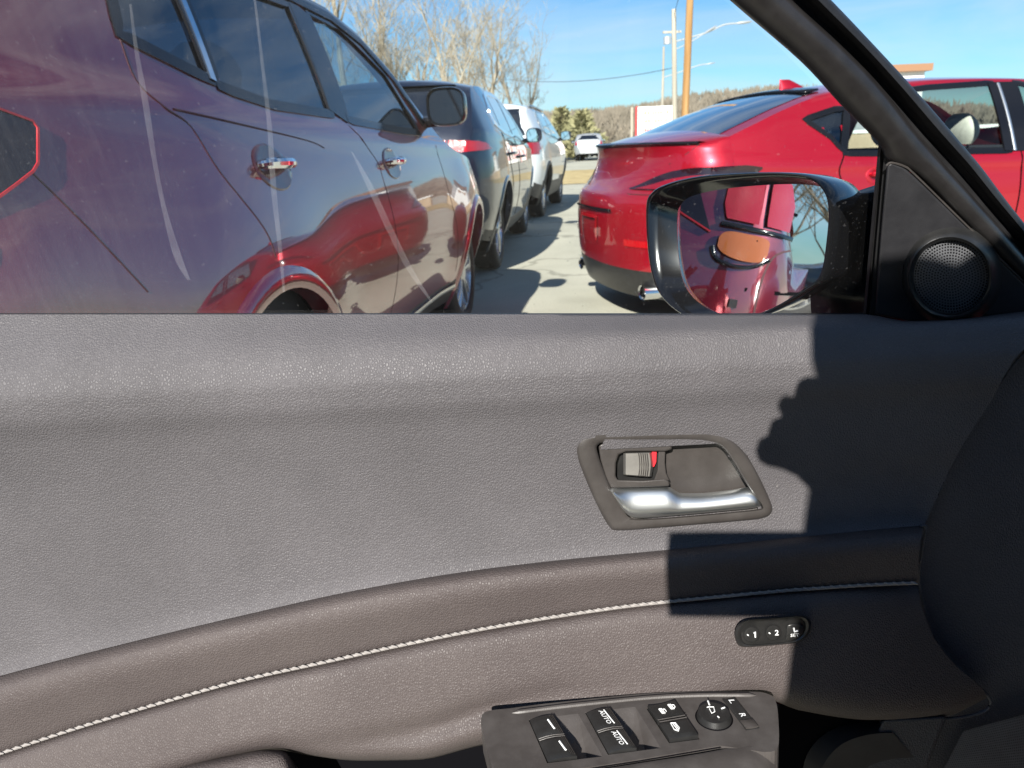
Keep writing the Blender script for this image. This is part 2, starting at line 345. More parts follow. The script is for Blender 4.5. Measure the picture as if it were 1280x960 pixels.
for i in range(5200):
    a = rr.random(); x = rr.uniform(-150, 420); t = a ** .7; y = 330 + 190 * t + 18 * math.sin(x * .021)
    z = -1.5 + ridge(x) * .62 * (math.sin(t * math.pi / 2) ** 1.3); h = rr.uniform(5, 9)
    for q in range(7):
        an = rr.uniform(0, 6.28); sp = rr.uniform(.3, 2.8); w = rr.uniform(.25, .7); zz = z + h * rr.uniform(.55, 1.0)
        dx, dy = math.cos(an) * sp, math.sin(an) * sp; b = len(mb.v)
        mb.v += [Vector((x - w * .4, y, z)), Vector((x + dx + w, y + dy, zz - 1.6)), Vector((x + dx * 1.25, y + dy, zz))]; mb.f.append((b, b + 1, b + 2))
o = mb.build('woodland', M['hillwood'], None, smooth=False)
tag(o, 'bare winter woodland covering the far hill', kind='stuff')

# ------------------------------------------------------------------ car builder
class Car:
    def __init__(c, name, label, group, loc, rz, L, W, plan, top, belt, bottom, zm, k_up, k_dn, tum, tum2, drop, n=90, nl=14, ng=9, nt=7, ridge=0):
        c.root = empty(name, loc, rz); tag(c.root, label, 'car', group)
        c.L, c.W = L, W; c.plan, c.top, c.belt, c.bot = curve(plan), curve(top), curve(belt), curve(bottom)
        c.zm, c.ku, c.kd, c.tum, c.tum2, c.drop, c.ridge = zm, k_up, k_dn, tum, tum2, drop, ridge
        c.tail = None; c.flare = 0
        c.n, c.nl, c.ng, c.nt = n, nl, ng, nt; c.holes = []; c.topholes = []; c.arches = []; c.mw = Matrix.Translation(loc) @ Matrix.Rotation(rz, 4, 'Z'); c.inv = c.mw.inverted()
    def w(c, s, z):
        if c.tail and s < c.tail[0]:
            s0, xp, ne = c.tail; q = min(1, max(0, (s0 - s) / (s0 - xp(z)))); return max(.02, c.w(s0, z) * (1 - q ** ne) ** (1 / ne))
        b = c.belt(s); W = c.plan(s); zz = min(z, b)
        v = W - (c.ku if zz > c.zm else c.kd) * (zz - c.zm) ** 2
        if c.flare:
            for (as_, az, ar) in c.arches:
                d = math.hypot(s - as_, zz - az); v += c.flare * (math.exp(-((d - ar) / .24) ** 2) if d > ar else 1)
        if c.ridge: v += c.ridge * math.exp(-((z - (b - .03)) / .035) ** 2)
        if z > b: v -= c.tum * (z - b) + c.tum2 * (z - b) ** 2
        return max(v, .02)
    def side(c, s, z, off=0, sg=-1): return Vector((s, sg * (c.w(s, z) + off), z))
    def hit(c, px, py):
        """photo pixel -> (s, z) on the right flank"""
        o = c.inv @ CAM; d = (c.inv.to_3x3() @ ray(px, py)); w = c.W
        for _ in range(25):
            t = (-w - o.y) / d.y; p = o + d * t; w = .5 * w + .5 * c.w(p.x, p.z)
        return (p.x, p.z)
    def hits(c, pts): return [c.hit(*p) for p in pts]
    def rail(c, s): return c.top(s) - c.drop
    def topp(c, s, f, off=0):
        zr = c.rail(s); w = c.w(s, zr); af = abs(f)
        return Vector((s, w * f, zr + c.drop * (1 - af ** 2.4) + off))
    def rows(c, s, sg):
        zr = c.rail(s); b = min(c.belt(s), zr); z0 = min(c.bot(s), b - .02); out = []
        for i in range(c.nl + 1): out.append((s, lerp(z0, b, i / c.nl), 0, None))
        for i in range(1, c.ng + 1): out.append((s, lerp(b, zr, i / c.ng), 1, None))
        for i in range(1, c.nt + 1): out.append((s, zr, 2, 1 - i / c.nt))
        return out
    def body(c, paintm, cladm=None, cladfn=None, ends=0.35):
        S = []; n = c.n
        for i in range(n + 1):
            t = i / n; S.append(c.L * (t - .11 * math.sin(2 * math.pi * t) * 1.0))
        if c.tail: S = [c.tail[0]] + [x for x in S if x > c.tail[0] + .012]; n = len(S) - 1
        cell = c.L / n
        parts = {'body': MB(), 'cladding': MB()}
        for sg in (-1, 1):
            G = []
            for s in S:
                row = []
                for (ss, z, reg, f) in c.rows(s, sg):
                    if reg < 2:
                        for (as_, az, ar) in c.arches:
                            d = math.hypot(ss - as_, z - az)
                            if abs(d - ar) < cell * .62 and d > 1e-6 and reg == 0:
                                k = ar / d; nz = az + (z - az) * k
                                ss2 = as_ + (ss - as_) * k
                                ss, z = ss2, nz
                        row.append((ss, z, reg, f, c.side(ss, z, 0, sg)))
                    else:
                        row.append((ss, z, reg, f, c.topp(ss, sg * f)))
                G.append(row)
            nr = len(G[0])
            for i in range(n):
                for j in range(nr - 1):
                    q = [G[i][j], G[i + 1][j], G[i + 1][j + 1], G[i][j + 1]]
                    cs = sum(a[0] for a in q) / 4; cz = sum(a[1] for a in q) / 4
                    if q[2][2] < 2 and j < c.nl + c.ng:
                        if any(math.hypot(cs - a, cz - b) < r - cell * .15 for a, b, r in c.arches): continue
                        if any(inside(h, cs, cz) for h in c.holes): continue
                    else:
                        cf = sg * (1 - (j - c.nl - c.ng + .5) / c.nt)
                        if any(inside(h, cs, cf) for h in c.topholes): continue
                    tgt = 'cladding' if cladfn and j < c.nl and cladfn(cs, cz) else 'body'
                    parts[tgt].add([a[4] for a in q], [(0, 1, 2, 3)])
            if sg == -1: keep = G
            else:
                for e, bul in ((0, -.05), (n, .06)):
                    if c.tail and e == 0: continue
                    A, B = keep[e], G[e]; K = 10
                    grid = [[A[j][4].lerp(B[j][4], k / K) + Vector((bul * (1 - (2 * k / K - 1) ** 2), 0, 0)) for k in range(K + 1)] for j in range(nr)]
                    for j in range(nr - 1):
                        cz = (A[j][1] + A[j + 1][1]) / 2
                        tgt = 'cladding' if cladfn and cladfn(A[j][0], cz) else 'body'
                        for k in range(K):
                            parts[tgt].add([grid[j][k], grid[j][k + 1], grid[j + 1][k + 1], grid[j + 1][k]], [(0, 1, 2, 3)])
        b = parts['body'].build('body', paintm, c.root, merge=.0006, angle=50)
        if parts['cladding'].f: parts['cladding'].build('cladding', cladm, c.root, merge=.0006, angle=50)
        # cabin lining and floor so the shell is not hollow
        lin = MB()
        for sg in (-1, 1):
            rows_ = [[c.side(s, z, -.07, sg) for s in [lerp(.35, c.L - 1.0, k / 24) for k in range(25)]] for z in [.3, .6, .8]]
            rows_.append([c.side(s, c.belt(s) - .03, -.07, sg) for s in [lerp(.35, c.L - 1.0, k / 24) for k in range(25)]])
            lin.add([p for r in rows_ for p in r], grid_faces(4, 25))
        lin.box((c.L * .45, 0, .36), (c.L * .72, c.W * 1.75, .03)); lin.box((c.L * .70, 0, .80), (.5, c.W * 1.6, .3))
        lin.build('cabin_lining', M['cabin'], c.root)
        return b
    def pane(c, name, poly, m, sgs=(-1, 1), n=26, k=7, off=-.006, trim=None, tw=.016):
        ss = [p[0] for p in poly]; a, b = min(ss) + .002, max(ss) - .002
        for sg in sgs:
            rows_ = []
            for i in range(n + 1):
                s = lerp(a, b, i / n); zs = []
                for j in range(len(poly)):
                    p, q = poly[j], poly[(j + 1) % len(poly)]
                    if (p[0] > s) != (q[0] > s): zs.append(p[1] + (q[1] - p[1]) * (s - p[0]) / (q[0] - p[0]))
                if len(zs) < 2: continue
                lo, hi = min(zs), max(zs); rows_.append([c.side(s, lerp(lo, hi, t / k), off, sg) for t in range(k + 1)])
            o = mkgrid(name, rows_, m, c.root)
            if trim: c.ribbon('window_trim', poly, trim, tw, True, .004, (sg,), o)
    def ribbon(c, name, pts, m, width, closed=False, off=.002, sgs=(-1,), parent=None, step=.03, raise_=.0):
        P_ = []; N_ = len(pts)
        for i in range(N_ if closed else N_ - 1):
            a, b = Vector(pts[i]), Vector(pts[(i + 1) % N_]); q = max(1, int((b - a).length / step)); P_ += [a.lerp(b, j / q) for j in range(q)]
        if not closed: P_.append(Vector(pts[-1]))
        n = len(P_)
        for sg in sgs:
            rows_ = []
            for i, p in enumerate(P_):
                t = (P_[(i + 1) % n] - P_[i - 1]) if closed else (P_[min(i + 1, n - 1)] - P_[max(i - 1, 0)])
                t = t.normalized() if t.length > 1e-9 else Vector((1, 0)); nn = Vector((-t.y, t.x)) * width / 2
                A, B = p + nn, p - nn
                rows_.append([c.side(A.x, A.y, -.004, sg), c.side(A.x, A.y, off, sg), c.side(p.x, p.y, off + raise_, sg), c.side(B.x, B.y, off, sg), c.side(B.x, B.y, -.004, sg)])
            if closed: rows_.append(rows_[0])
            o = mkgrid(name, rows_, m, parent or c.root, angle=60)
        return o
    def rear_s(c, y, z):
        if c.tail:
            s0, xp, ne = c.tail; u = min(1.0, abs(y) / c.w(s0, z)); return s0 - (s0 - xp(z)) * max(0, 1 - u ** ne) ** (1 / ne)
        y = abs(y); s = -.0
        if y <= c.w(0, z) and z <= c.top(0): return -.05 * (1 - (y / max(c.w(0, z), .01)) ** 2)
        while s < 1.2:
            zr = c.rail(s)
            if z <= zr: ok = y <= c.w(s, z)
            else:
                wr = c.w(s, zr); ok = y <= wr and z <= zr + c.drop * (1 - (y / wr) ** 2.4)
            if ok: return s
            s += .004
        return s
    def rear_patch(c, name, poly, m, parent=None, n=14, k=5, off=.008):
        ys = [p[0] for p in poly]; a, b = min(ys) + .002, max(ys) - .002; rows_ = []
        for i in range(n + 1):
            y = lerp(a, b, i / n); zs = []
            for j in range(len(poly)):
                p, q = poly[j], poly[(j + 1) % len(poly)]
                if (p[0] > y) != (q[0] > y): zs.append(p[1] + (q[1] - p[1]) * (y - p[0]) / (q[0] - p[0]))
            if len(zs) < 2: continue
            lo, hi = min(zs), max(zs); rows_.append([Vector((c.rear_s(y, lerp(lo, hi, t / k)) - off, y, lerp(lo, hi, t / k))) for t in range(k + 1)])
        return mkgrid(name, rows_, m, parent or c.root)
    def arch_trim(c, m, width=.05, out=.012, liner=True):
        for (as_, az, ar) in c.arches:
            for sg in (-1, 1):
                rows_ = []; lin = []
                for i in range(41):
                    a = R(-25) + R(230) * i / 40
                    def pt(r, o): return c.side(as_ + math.cos(a) * r, max(az + math.sin(a) * r, .16), o, sg)
                    rows_.append([pt(ar - .002, -.05), pt(ar - .002, out * .6), pt(ar + width * .25, out), pt(ar + width * .7, out), pt(ar + width, -.003)])
                    q = pt(ar + .02, 0); lin.append([q + Vector((0, -sg * .02, 0)), q + Vector((0, -sg * .36, 0))])
                mkgrid('arch_trim', rows_, m, c.root, angle=50)
                if liner:
                    mkgrid('arch_liner', lin, M['matte'], c.root)
    def wheel(c, s, Rr, rim=.25, spokes=5, width=.235, tyrem=None, inset=.02, alloy='alloy', only=(-1, 1)):
        for sg in only:
            y = c.w(s, Rr) - inset
            def pp(a, r, d): return Vector((s + math.cos(a) * r, sg * (y - d), Rr + math.sin(a) * r))
            n = 40
            hub = MB(); prof = [(0, .006), (.05, .004), (.062, .012), (.064, .05)]
            hub.add([pp(2 * math.pi * k / n, r, d) for r, d in prof for k in range(n)], grid_faces(len(prof), n, True))
            w_ = hub.build('wheel', M[alloy], c.root, merge=.0005)
            t = MB(); prof = [(rim - .004, .012), (rim + .004, .002), (rim + .03, -.004), (Rr - .035, 0), (Rr - .012, .012), (Rr, .035), (Rr, .07), (Rr - .007, .074), (Rr, .078), (Rr, width - .05), (Rr - .02, width - .01), (rim, width - .02)]
            t.add([pp(2 * math.pi * k / n, r, d) for r, d in prof for k in range(n)], grid_faces(len(prof), n, True))
            t.build('tyre', M['tyre'], w_, angle=40)
            rb = MB(); prof = [(rim - .002, .014), (rim - .018, .010), (rim - .022, .02), (rim - .03, .16)]
            rb.add([pp(2 * math.pi * k / n, r, d) for r, d in prof for k in range(n)], grid_faces(len(prof), n, True))
            for q in range(spokes):
                for dd in (-.17, .17):
                    a0 = 2 * math.pi * q / spokes + .3
                    pts = [(a0 + dd * .6, .055, .012), (a0 + dd, rim * .6, .006), (a0 + dd * 1.15, rim - .012, .014)]
                    vv = []
                    for (a, r, d) in pts:
                        hw = .017 / max(r, .05) if r > .06 else .28
                        hw = min(hw, .3)
                        vv += [pp(a - hw, r, d + .012), pp(a - hw * .5, r, d), pp(a + hw * .5, r, d), pp(a + hw, r, d + .012), pp(a + hw, r, d + .04), pp(a - hw, r, d + .04)]
                    rb.add(vv, grid_faces(3, 6, True))
            rb.build('rim', M[alloy], w_, angle=40)
            br = MB(); br.add([pp(2 * math.pi * k / n, r, .14) for r in (.01, rim - .02) for k in range(n)], grid_faces(2, n, True))
            br.build('brake_disc', M['matte'], w_)
    def door_mirror(c, s, z, wd=.2, ht=.17, m=None, arm=.1, sgs=(-1,), rim=None):
        for sg in sgs:
            y0 = c.w(s, z) ; cy = sg * (y0 + arm + wd / 2)
            out = []
            for i in range(28):
                a = 2 * math.pi * i / 28; ca, sa = math.cos(a), math.sin(a)
                out.append((math.copysign(abs(ca) ** .62, ca) * wd / 2 * (1 if ca * sg > 0 else 1.0), math.copysign(abs(sa) ** .62, sa) * ht / 2))
            rows_ = []
            for (d, k) in ((.008, .86), (-.012, .9), (-.02, .96), (0, 1.0), (.05, .97), (.09, .84), (.12, .6), (.135, .25), (.137, .02)):
                rows_.append([Vector((s + d, cy + x * k, z + zz * k)) for x, zz in out])
            h = mkgrid('door_mirror', rows_, m, c.root, closed=True, angle=60)
            g = [[Vector((s - .001, cy + x * k, z + zz * k)) for x, zz in out] for k in (.865, .4, .02)]
            mkgrid('mirror_glass', g, M['darkglass'] if rim is None else M['mirror'], h, closed=True)
            MB().tube([(s + .06, sg * (y0 - .02), z - ht * .38), (s + .06, cy, z - ht * .3)], .028, 8).build('mirror_arm', m, h)
    def handle(c, s, z, m, cup, lenh=.19, sgs=(-1,)):
        for sg in sgs:
            ring = []
            rows_ = []
            for k, o in ((1.0, .0008), (.93, .0045), (.75, .0034), (.45, .0030), (.03, .0022)):
                rows_.append([c.side(s + math.cos(a) * lenh * .64 * k, z + math.sin(a) * .062 * k - .004, o, sg) for a in [2 * math.pi * i / 24 for i in range(24)]])
            cu = mkgrid('handle_cup', rows_, cup, c.root, closed=True)
            pts = [c.side(s - lenh / 2, z + .004, .004, sg), c.side(s - lenh * .42, z + .006, .03, sg), c.side(s, z + .006, .042, sg), c.side(s + lenh * .42, z + .004, .03, sg), c.side(s + lenh / 2, z + .002, .004, sg)]
            pts = smooth_poly(pts, 4, False)
            MB().tube(pts, [.010 + .006 * math.sin(math.pi * i / (len(pts) - 1)) for i in range(len(pts))], 10).build('door_handle', m, c.root)
    def seat(c, s, y, m, zs=.55, h=.65, head=True):
        sm = MB(); 
        st = MB(); rows_ = []
        for i in range(9):
            t = i / 8; z = zs + h * t; wd = .25 * (1 - .22 * t * t); x = s - .22 * t
            dep = .10 - .035 * t
            rows_.append([Vector((x + dep * math.copysign(abs(math.cos(a)) ** .7, math.cos(a)), y + wd * math.copysign(abs(math.sin(a)) ** .6, math.sin(a)), z)) for a in [2 * math.pi * k / 20 for k in range(20)]])
        rows_.append([Vector((s - .22, y, zs + h + .02))] * 20)
        o = mkgrid('seat', rows_, m, c.root, closed=True, angle=70)
        hd = []
        for i in range(9):
            t = i / 8; z = zs + h + .05 + .19 * t; e = math.sin(math.pi * min(max(t * .86 + .10, .02), .98)) ** .45
            hd.append([Vector((s - .235 - .03 * t + .055 * e * math.copysign(abs(math.cos(a)) ** .8, math.cos(a)), y + .135 * e * math.copysign(abs(math.sin(a)) ** .7, math.sin(a)), z)) for a in [2 * math.pi * k / 20 for k in range(20)]])
        mkgrid('headrest', hd, m, o, closed=True, angle=80)
        for dy in (-.06, .06): MB().tube([(s - .225, y + dy, zs + h - .03), (s - .24, y + dy, zs + h + .08)], .007, 8).build('headrest_post', M['chrome'], o)

# ------------------------------------------------------------------ dark red SUV beside the door
HD1 = R(80.83); h1 = Vector((math.cos(HD1), math.sin(HD1), 0)); r1 = Vector((math.sin(HD1), -math.cos(HD1), 0))
base1 = Vector((-.618, 1.848, 0)) - h1 * .95 - r1 * .92
A1 = Car('suv', 'dark red SUV close beside the door, its flank reflecting blue sky', 'SUVs parked in a line', base1, HD1, 4.55, .92,
         plan=[(0, .56), (.02, .66), (.05, .735), (.10, .80), (.18, .85), (.32, .888), (.6, .915), (1, .925), (2.4, .925), (3.4, .915), (3.9, .88), (4.25, .78), (4.55, .5)],
         top=[(0, .98), (.04, 1.1), (.10, 1.27), (.2, 1.40), (.42, 1.60), (.62, 1.70), (1.2, 1.745), (1.8, 1.74), (2.3, 1.70), (2.75, 1.53), (3.05, 1.33), (3.3, 1.20), (3.45, 1.165), (3.9, 1.11), (4.3, 1.02), (4.5, .86), (4.55, .78)],
         belt=[(0, 1.26), (.75, 1.245), (1.4, 1.205), (2.6, 1.165), (3.1, 1.15), (4.55, 1.1)], bottom=[(0, .42), (.3, .33), (.95, .28), (3.7, .26), (4.3, .3), (4.55, .38)],
         zm=.74, k_up=.42, k_dn=.60, tum=.33, tum2=.20, drop=.075, n=150, nl=34, ng=14, ridge=.010)
A1.arches = [(.95, .39, .385), (3.68, .39, .385)]; A1.flare = .04
SIDE_WIN = dict(
    rear=A1.hits([(341, -2), (408, 142), (340, 131), (288, 113), (272, 106), (222, -2)]),
    front=A1.hits([(367, 0), (435, 150), (500, 163), (524, 166), (505, 131), (480, 91), (440, 50), (400, 20)]))
qv = A1.hits([(148, 42), (235, 86), (264, 100), (217, 0)])
zt1 = 1.60
rear = [(1.86, zt1), (1.76, SIDE_WIN['rear'][1][1])] + SIDE_WIN['rear'][2:5] + [(1.14, 1.585)]
front = SIDE_WIN['front'][:]; front[0] = (2.02, 1.605); front[-1] = (2.30, 1.59)
quarter = [qv[0], qv[1], qv[2], (1.105, 1.575), (.93, 1.53), (.80, 1.45)]
A1.holes = [rear, front, quarter]; A1.topholes = [[(2.42, -.9), (3.16, -.9), (3.16, .9), (2.42, .9)]]
A1.body(M['darkred'], M['clad'], lambda s, z: z < .40 + .0 * s)
A1.pane('quarter_window', quarter, M['privacy'], trim=M['gloss_black'], tw=.03)
A1.pane('rear_window', rear, M['privacy'], trim=M['gloss_black'], tw=.03)
A1.pane('front_window', front, M['carglass'], trim=M['gloss_black'], tw=.03)
A1.ribbon('pillar_cover', [(1.81, 1.225), (1.94, 1.61)], M['gloss_black'], .13, off=.005)
A1.ribbon('window_divider', [quarter[2], (1.115, 1.575)], M['chrome'], .022, off=.008)
# bright strip and roof edge along the window line
A1.ribbon('roof_trim', [(.9, 1.595), (1.3, 1.63), (1.9, 1.64), (2.25, 1.625), (2.5, 1.565), (2.75, 1.43), (2.95, 1.23)], M['gloss_black'], .05, off=.010, raise_=.006)
ws = [[A1.topp(s, f, -.004) for f in [lerp(-.9, .9, k / 12) for k in range(13)]] for s in [lerp(2.42, 3.16, k / 10) for k in range(11)]]
mkgrid('windscreen', ws, M['carglass'], A1.root)
dsm = A1.hits([(150, 48), (170, 100), (205, 133), (240, 160), (275, 215), (330, 285), (345, 322)])
A1.ribbon('panel_gap', smooth_poly(dsm, 5, False), M['gap'], .0042, off=.0009)
fsm = A1.hits([(435, 156), (456, 179), (472, 203), (481, 231)]) + [(2.06, .75), (2.03, .5), (2.02, .38)]
A1.ribbon('panel_gap', smooth_poly(fsm, 5, False), M['gap'], .0042, off=.0009)
A1.ribbon('panel_gap', [(3.02, 1.12), (3.05, .9), (3.12, .7), (3.16, .45)], M['gap'], .0045, off=.0009)
bsm = A1.hits([(38, 214), (110, 285), (185, 365)])
A1.ribbon('panel_gap', bsm, M['gap'], .003, off=.0009)
cr = A1.hits([(217, 136), (300, 155), (385, 176), (405, 185)])
A1.ribbon('crease_shade', smooth_poly(cr, 5, False), M['gap'], .0035, off=.0012)  # dark ribbon in place of a fold, its shade put into the colour
hr, hf = A1.hit(340, 207), A1.hit(489, 203)
A1.handle(*hr, M['chrome'], M['cup'], .165); A1.handle(*hf, M['chrome'], M['cup'], .165)
A1.arch_trim(M['darkred'], .06, .014)
A1.wheel(.95, .355, .255); A1.wheel(3.68, .355, .255)
A1.ribbon('sill_strip', [(1.45, .36), (3.2, .355)], M['satin'], .03, off=.012, raise_=.006, sgs=(-1, 1))
A1.door_mirror(2.98, 1.30, .20, .185, M['gloss_black'], .05, (-1, 1))
# tail lamps wrap round the corner
for sg in (-1, 1):
    lp = A1.hits([(-30, 118), (0, 137), (40, 158), (44, 178), (38, 210), (0, 241), (-30, 262)])
    ps = [[A1.side(s, z, .007, sg) for s in [lerp(.06, .37, k / 12) for k in range(13)]] for z in ()]
    tip_ = A1.hits([(-40, 123), (0, 138), (36, 151), (43, 160), (43, 204), (37, 214), (0, 242), (-40, 268)])
    A1.pane('tail_lamp', tip_, M['lamp_tip'], (sg,), off=.006)
    A1.ribbon('lamp_rim', tip_, M['rim_red'], .004, False, .008, (sg,))
    A1.pane('tail_lamp', [(.03, 1.13), (.05, 1.19), (.085, 1.205), (.098, 1.20), (.09, 1.07), (.03, 1.065)], M['lamp_red'], (sg,), off=.010)
    A1.pane('tail_lamp', [(.108, 1.07), (.114, 1.20), (.20, 1.20), (.205, 1.12), (.19, 1.075)], M['lamp_red'], (sg,), off=.010)
    A1.ribbon('lamp_border', smooth_poly([(.02, 1.05), (.09, 1.055), (.20, 1.06)], 4, False), M['gloss_black'], .012, off=.009, sgs=(sg,), raise_=.003)
    A1.ribbon('lamp_border', smooth_poly([(.03, 1.20), (.09, 1.222), (.2, 1.22)], 4, False), M['gloss_black'], .012, off=.008, sgs=(sg,), raise_=.003)
    A1.pane('indicator_lamp', [tuple(p) for p in smooth_poly([(.075, 1.032), (.13, 1.042), (.185, 1.04), (.20, 1.01), (.18, .985), (.13, .972), (.08, .98)], 4)], M['lamp_amber'], (sg,), off=.010)
    A1.ribbon('lamp_border', smooth_poly([(.065, .985), (.10, .962), (.15, .956), (.195, .97), (.21, 1.0)], 4, False), M['gloss_black'], .010, off=.008, sgs=(sg,), raise_=.003)
    A1.ribbon('panel_gap', smooth_poly([(.02, 1.02), (.06, .99), (.075, .90), (.07, .7), (.06, .5)], 4, False), M['gap'], .005, off=.001, sgs=(sg,))
    A1.ribbon('parking_sensor', [(.12, .86), (.14, .86)], M['black'], .022, off=.006, sgs=(sg,))
A1.rear_patch('tailgate_window', [(-.60, 1.36), (.60, 1.36), (.54, 1.58), (-.54, 1.58)], M['darkglass'])
A1.rear_patch('bumper_gap', [(-.80, .895), (.80, .895), (.80, .905), (-.80, .905)], M['matte'], off=.004)
for y in (-.38, .38): A1.seat(2.0, y, M['cabin'], .62, .62); A1.seat(1.15, y, M['cabin'], .62, .6)

# ------------------------------------------------------------------ navy SUV ahead of it
HD2 = R(82.6)
base2 = Vector((-1.03, 6.06, 0))
def suv_shape(kind):
    return dict(plan=[(0, .66), (.06, .77), (.16, .85), (.35, .92), (.7, .955), (1.1, .965), (2.6, .965), (3.6, .95), (4.1, .90), (4.45, .78), (4.73, .5)],
        top=[(0, .92), (.03, 1.06), (.08, 1.20), (.16, 1.34), (.40, 1.60), (.52, 1.655), (1.0, 1.69), (1.9, 1.69), (2.5, 1.62), (2.95, 1.42), (3.3, 1.22), (3.5, 1.15), (4.0, 1.09), (4.5, .97), (4.68, .84), (4.73, .76)],
        belt=[(0, 1.26), (.8, 1.24), (1.3, 1.20), (2.8, 1.12), (4.73, 1.05)], bottom=[(0, .45), (.3, .34), (.95, .28), (3.8, .27), (4.4, .3), (4.73, .4)],
        zm=.8, k_up=.32, k_dn=.45, tum=.36, tum2=.22, drop=.075)
B2 = Car('suv', 'navy blue SUV with red tail lamps parked ahead of the dark red one', 'SUVs parked in a line', base2, HD2, 4.73, .965, n=90, nl=20, ng=10, ridge=.008, **suv_shape(0))
B2.arches = [(.95, .40, .405), (3.82, .40, .405)]
side2 = [(.80, 1.30), (1.2, 1.235), (2.0, 1.19), (2.9, 1.15), (2.72, 1.38), (2.4, 1.53), (1.9, 1.585), (1.2, 1.575), (.95, 1.53), (.82, 1.42)]
B2.body(M['navy'], M['clad'], lambda s, z: z < .42)
q2 = [(.80, 1.30), (1.03, 1.258), (1.09, 1.565), (.95, 1.53), (.82, 1.42)]
r2 = [(1.08, 1.255), (1.85, 1.205), (1.92, 1.582), (1.2, 1.575), (1.13, 1.57)]
f2 = [(1.93, 1.20), (2.9, 1.15), (2.72, 1.38), (2.4, 1.53), (2.0, 1.58)]
for nm, q in (('quarter_window', q2), ('rear_window', r2), ('front_window', f2)): B2.pane(nm, q, M['darkglass'], off=.004)
B2.ribbon('window_surround', side2, M['chrome'], .04, True, .007, (-1, 1))
B2.ribbon('panel_gap', smooth_poly([(1.02, 1.22), (1.2, 1.0), (1.36, .75), (1.38, .45)], 5, False), M['matte'], .01, off=.003)
B2.ribbon('panel_gap', smooth_poly([(1.9, 1.17), (1.94, .9), (1.93, .6), (1.9, .42)], 5, False), M['matte'], .01, off=.003)
B2.handle(1.35, 1.03, M['navy'], M['navy']); B2.handle(2.2, .99, M['navy'], M['navy'])
B2.arch_trim(M['navy'], .05, .012)
B2.wheel(.95, .37, .275); B2.wheel(3.82, .37, .275)
B2.rear_patch('tailgate_window', [(-.70, 1.30), (.70, 1.30), (.60, 1.60), (-.60, 1.60)], M['darkglass'])
B2.rear_patch('roof_spoiler', [(-.62, 1.60), (.62, 1.60), (.58, 1.66), (-.58, 1.66)], M['navy'], off=.06)
for sg in (-1, 1):
    B2.rear_patch('tail_lamp', [(sg * .875, 1.075), (sg * .85, 1.15), (sg * .60, 1.165), (sg * .60, 1.07)], M['lamp_red'])
    B2.rear_patch('tail_lamp', [(sg * .585, 1.07), (sg * .585, 1.165), (sg * .36, 1.16), (sg * .40, 1.08)], M['lamp_red'])
    B2.rear_patch('reversing_lamp', [(sg * .57, 1.10), (sg * .57, 1.14), (sg * .46, 1.14), (sg * .46, 1.10)], M['lamp_clear'], off=.012)
    B2.pane('tail_lamp', [(.06, 1.16), (.30, 1.135), (.40, 1.085), (.06, 1.075)], M['lamp_red'], (sg,), off=.008, n=12, k=3)
B2.rear_patch('number_plate', [(-.26, .88), (.26, .88), (.26, .99), (-.26, .99)], M['lamp_clear'])
B2.door_mirror(2.95, 1.21, .19, .16, M['gloss_black'], .05, (-1, 1), rim=True)
def copy_tree(o, parent=None):
    c = o.copy(); COL.objects.link(c); c.parent = parent
    for ch in [x for x in bpy.data.objects if x.parent == o]: copy_tree(ch, c)
    return c

# ------------------------------------------------------------------ white SUV further along
sh = suv_shape(1); sh['top'] = [(0, .95), (.03, 1.1), (.08, 1.25), (.16, 1.45), (.30, 1.66), (.42, 1.715), (1.0, 1.74), (1.9, 1.73), (2.5, 1.65), (2.95, 1.45), (3.3, 1.25), (3.5, 1.18), (4.0, 1.11), (4.5, .99), (4.68, .86), (4.73, .78)]
HD3 = R(79.5); h3 = Vector((math.cos(HD3), math.sin(HD3), 0)); r3 = Vector((math.sin(HD3), -math.cos(HD3), 0))
base3 = Vector((.74, 11.9, 0)) - h3 * .95 - r3 * .955
B3 = Car('suv', 'white SUV with black rear window, third along the line', 'SUVs parked in a line', base3, HD3, 4.73, .965, n=70, nl=14, ng=8, **sh)
B3.arches = [(.95, .40, .405), (3.7, .40, .405)]
B3.body(M['whitepaint'], M['clad'], lambda s, z: z < .55)
for nm, q in (('quarter_window', q2), ('rear_window', r2), ('front_window', f2)): B3.pane(nm, [(s, z + .02) for s, z in q], M['darkglass'], off=.004, trim=M['gloss_black'], tw=.03)
B3.arch_trim(M['clad'], .06, .012); B3.wheel(.95, .37, .26); B3.wheel(3.7, .37, .26)
B3.rear_patch('tailgate_window', [(-.72, 1.24), (.72, 1.24), (.62, 1.62), (-.62, 1.62)], M['darkglass'])
for sg in (-1, 1):
    B3.rear_patch('tail_lamp', [(sg * .90, .97), (sg * .88, 1.22), (sg * .72, 1.22), (sg * .70, .97)], M['lamp_red'])
    B3.pane('tail_lamp', [(.12, 1.22), (.34, 1.2), (.38, 1.05), (.12, .97)], M['lamp_red'], (sg,), off=.008, n=10, k=3)
    B3.rear_patch('reversing_lamp', [(sg * .69, 1.02), (sg * .69, 1.1), (sg * .5, 1.1), (sg * .5, 1.02)], M['lamp_clear'], off=.01)
B3.rear_patch('number_plate', [(-.26, .86), (.26, .86), (.26, .97), (-.26, .97)], M['lamp_clear'])
B3.door_mirror(2.95, 1.24, .19, .16, M['gloss_black'], .05, (-1, 1), rim=True)
B3.ribbon('roof_rail', [(.6, 1.665), (1.2, 1.675), (2.3, 1.655)], M['gloss_black'], .03, off=.02, raise_=.01, sgs=(-1, 1))

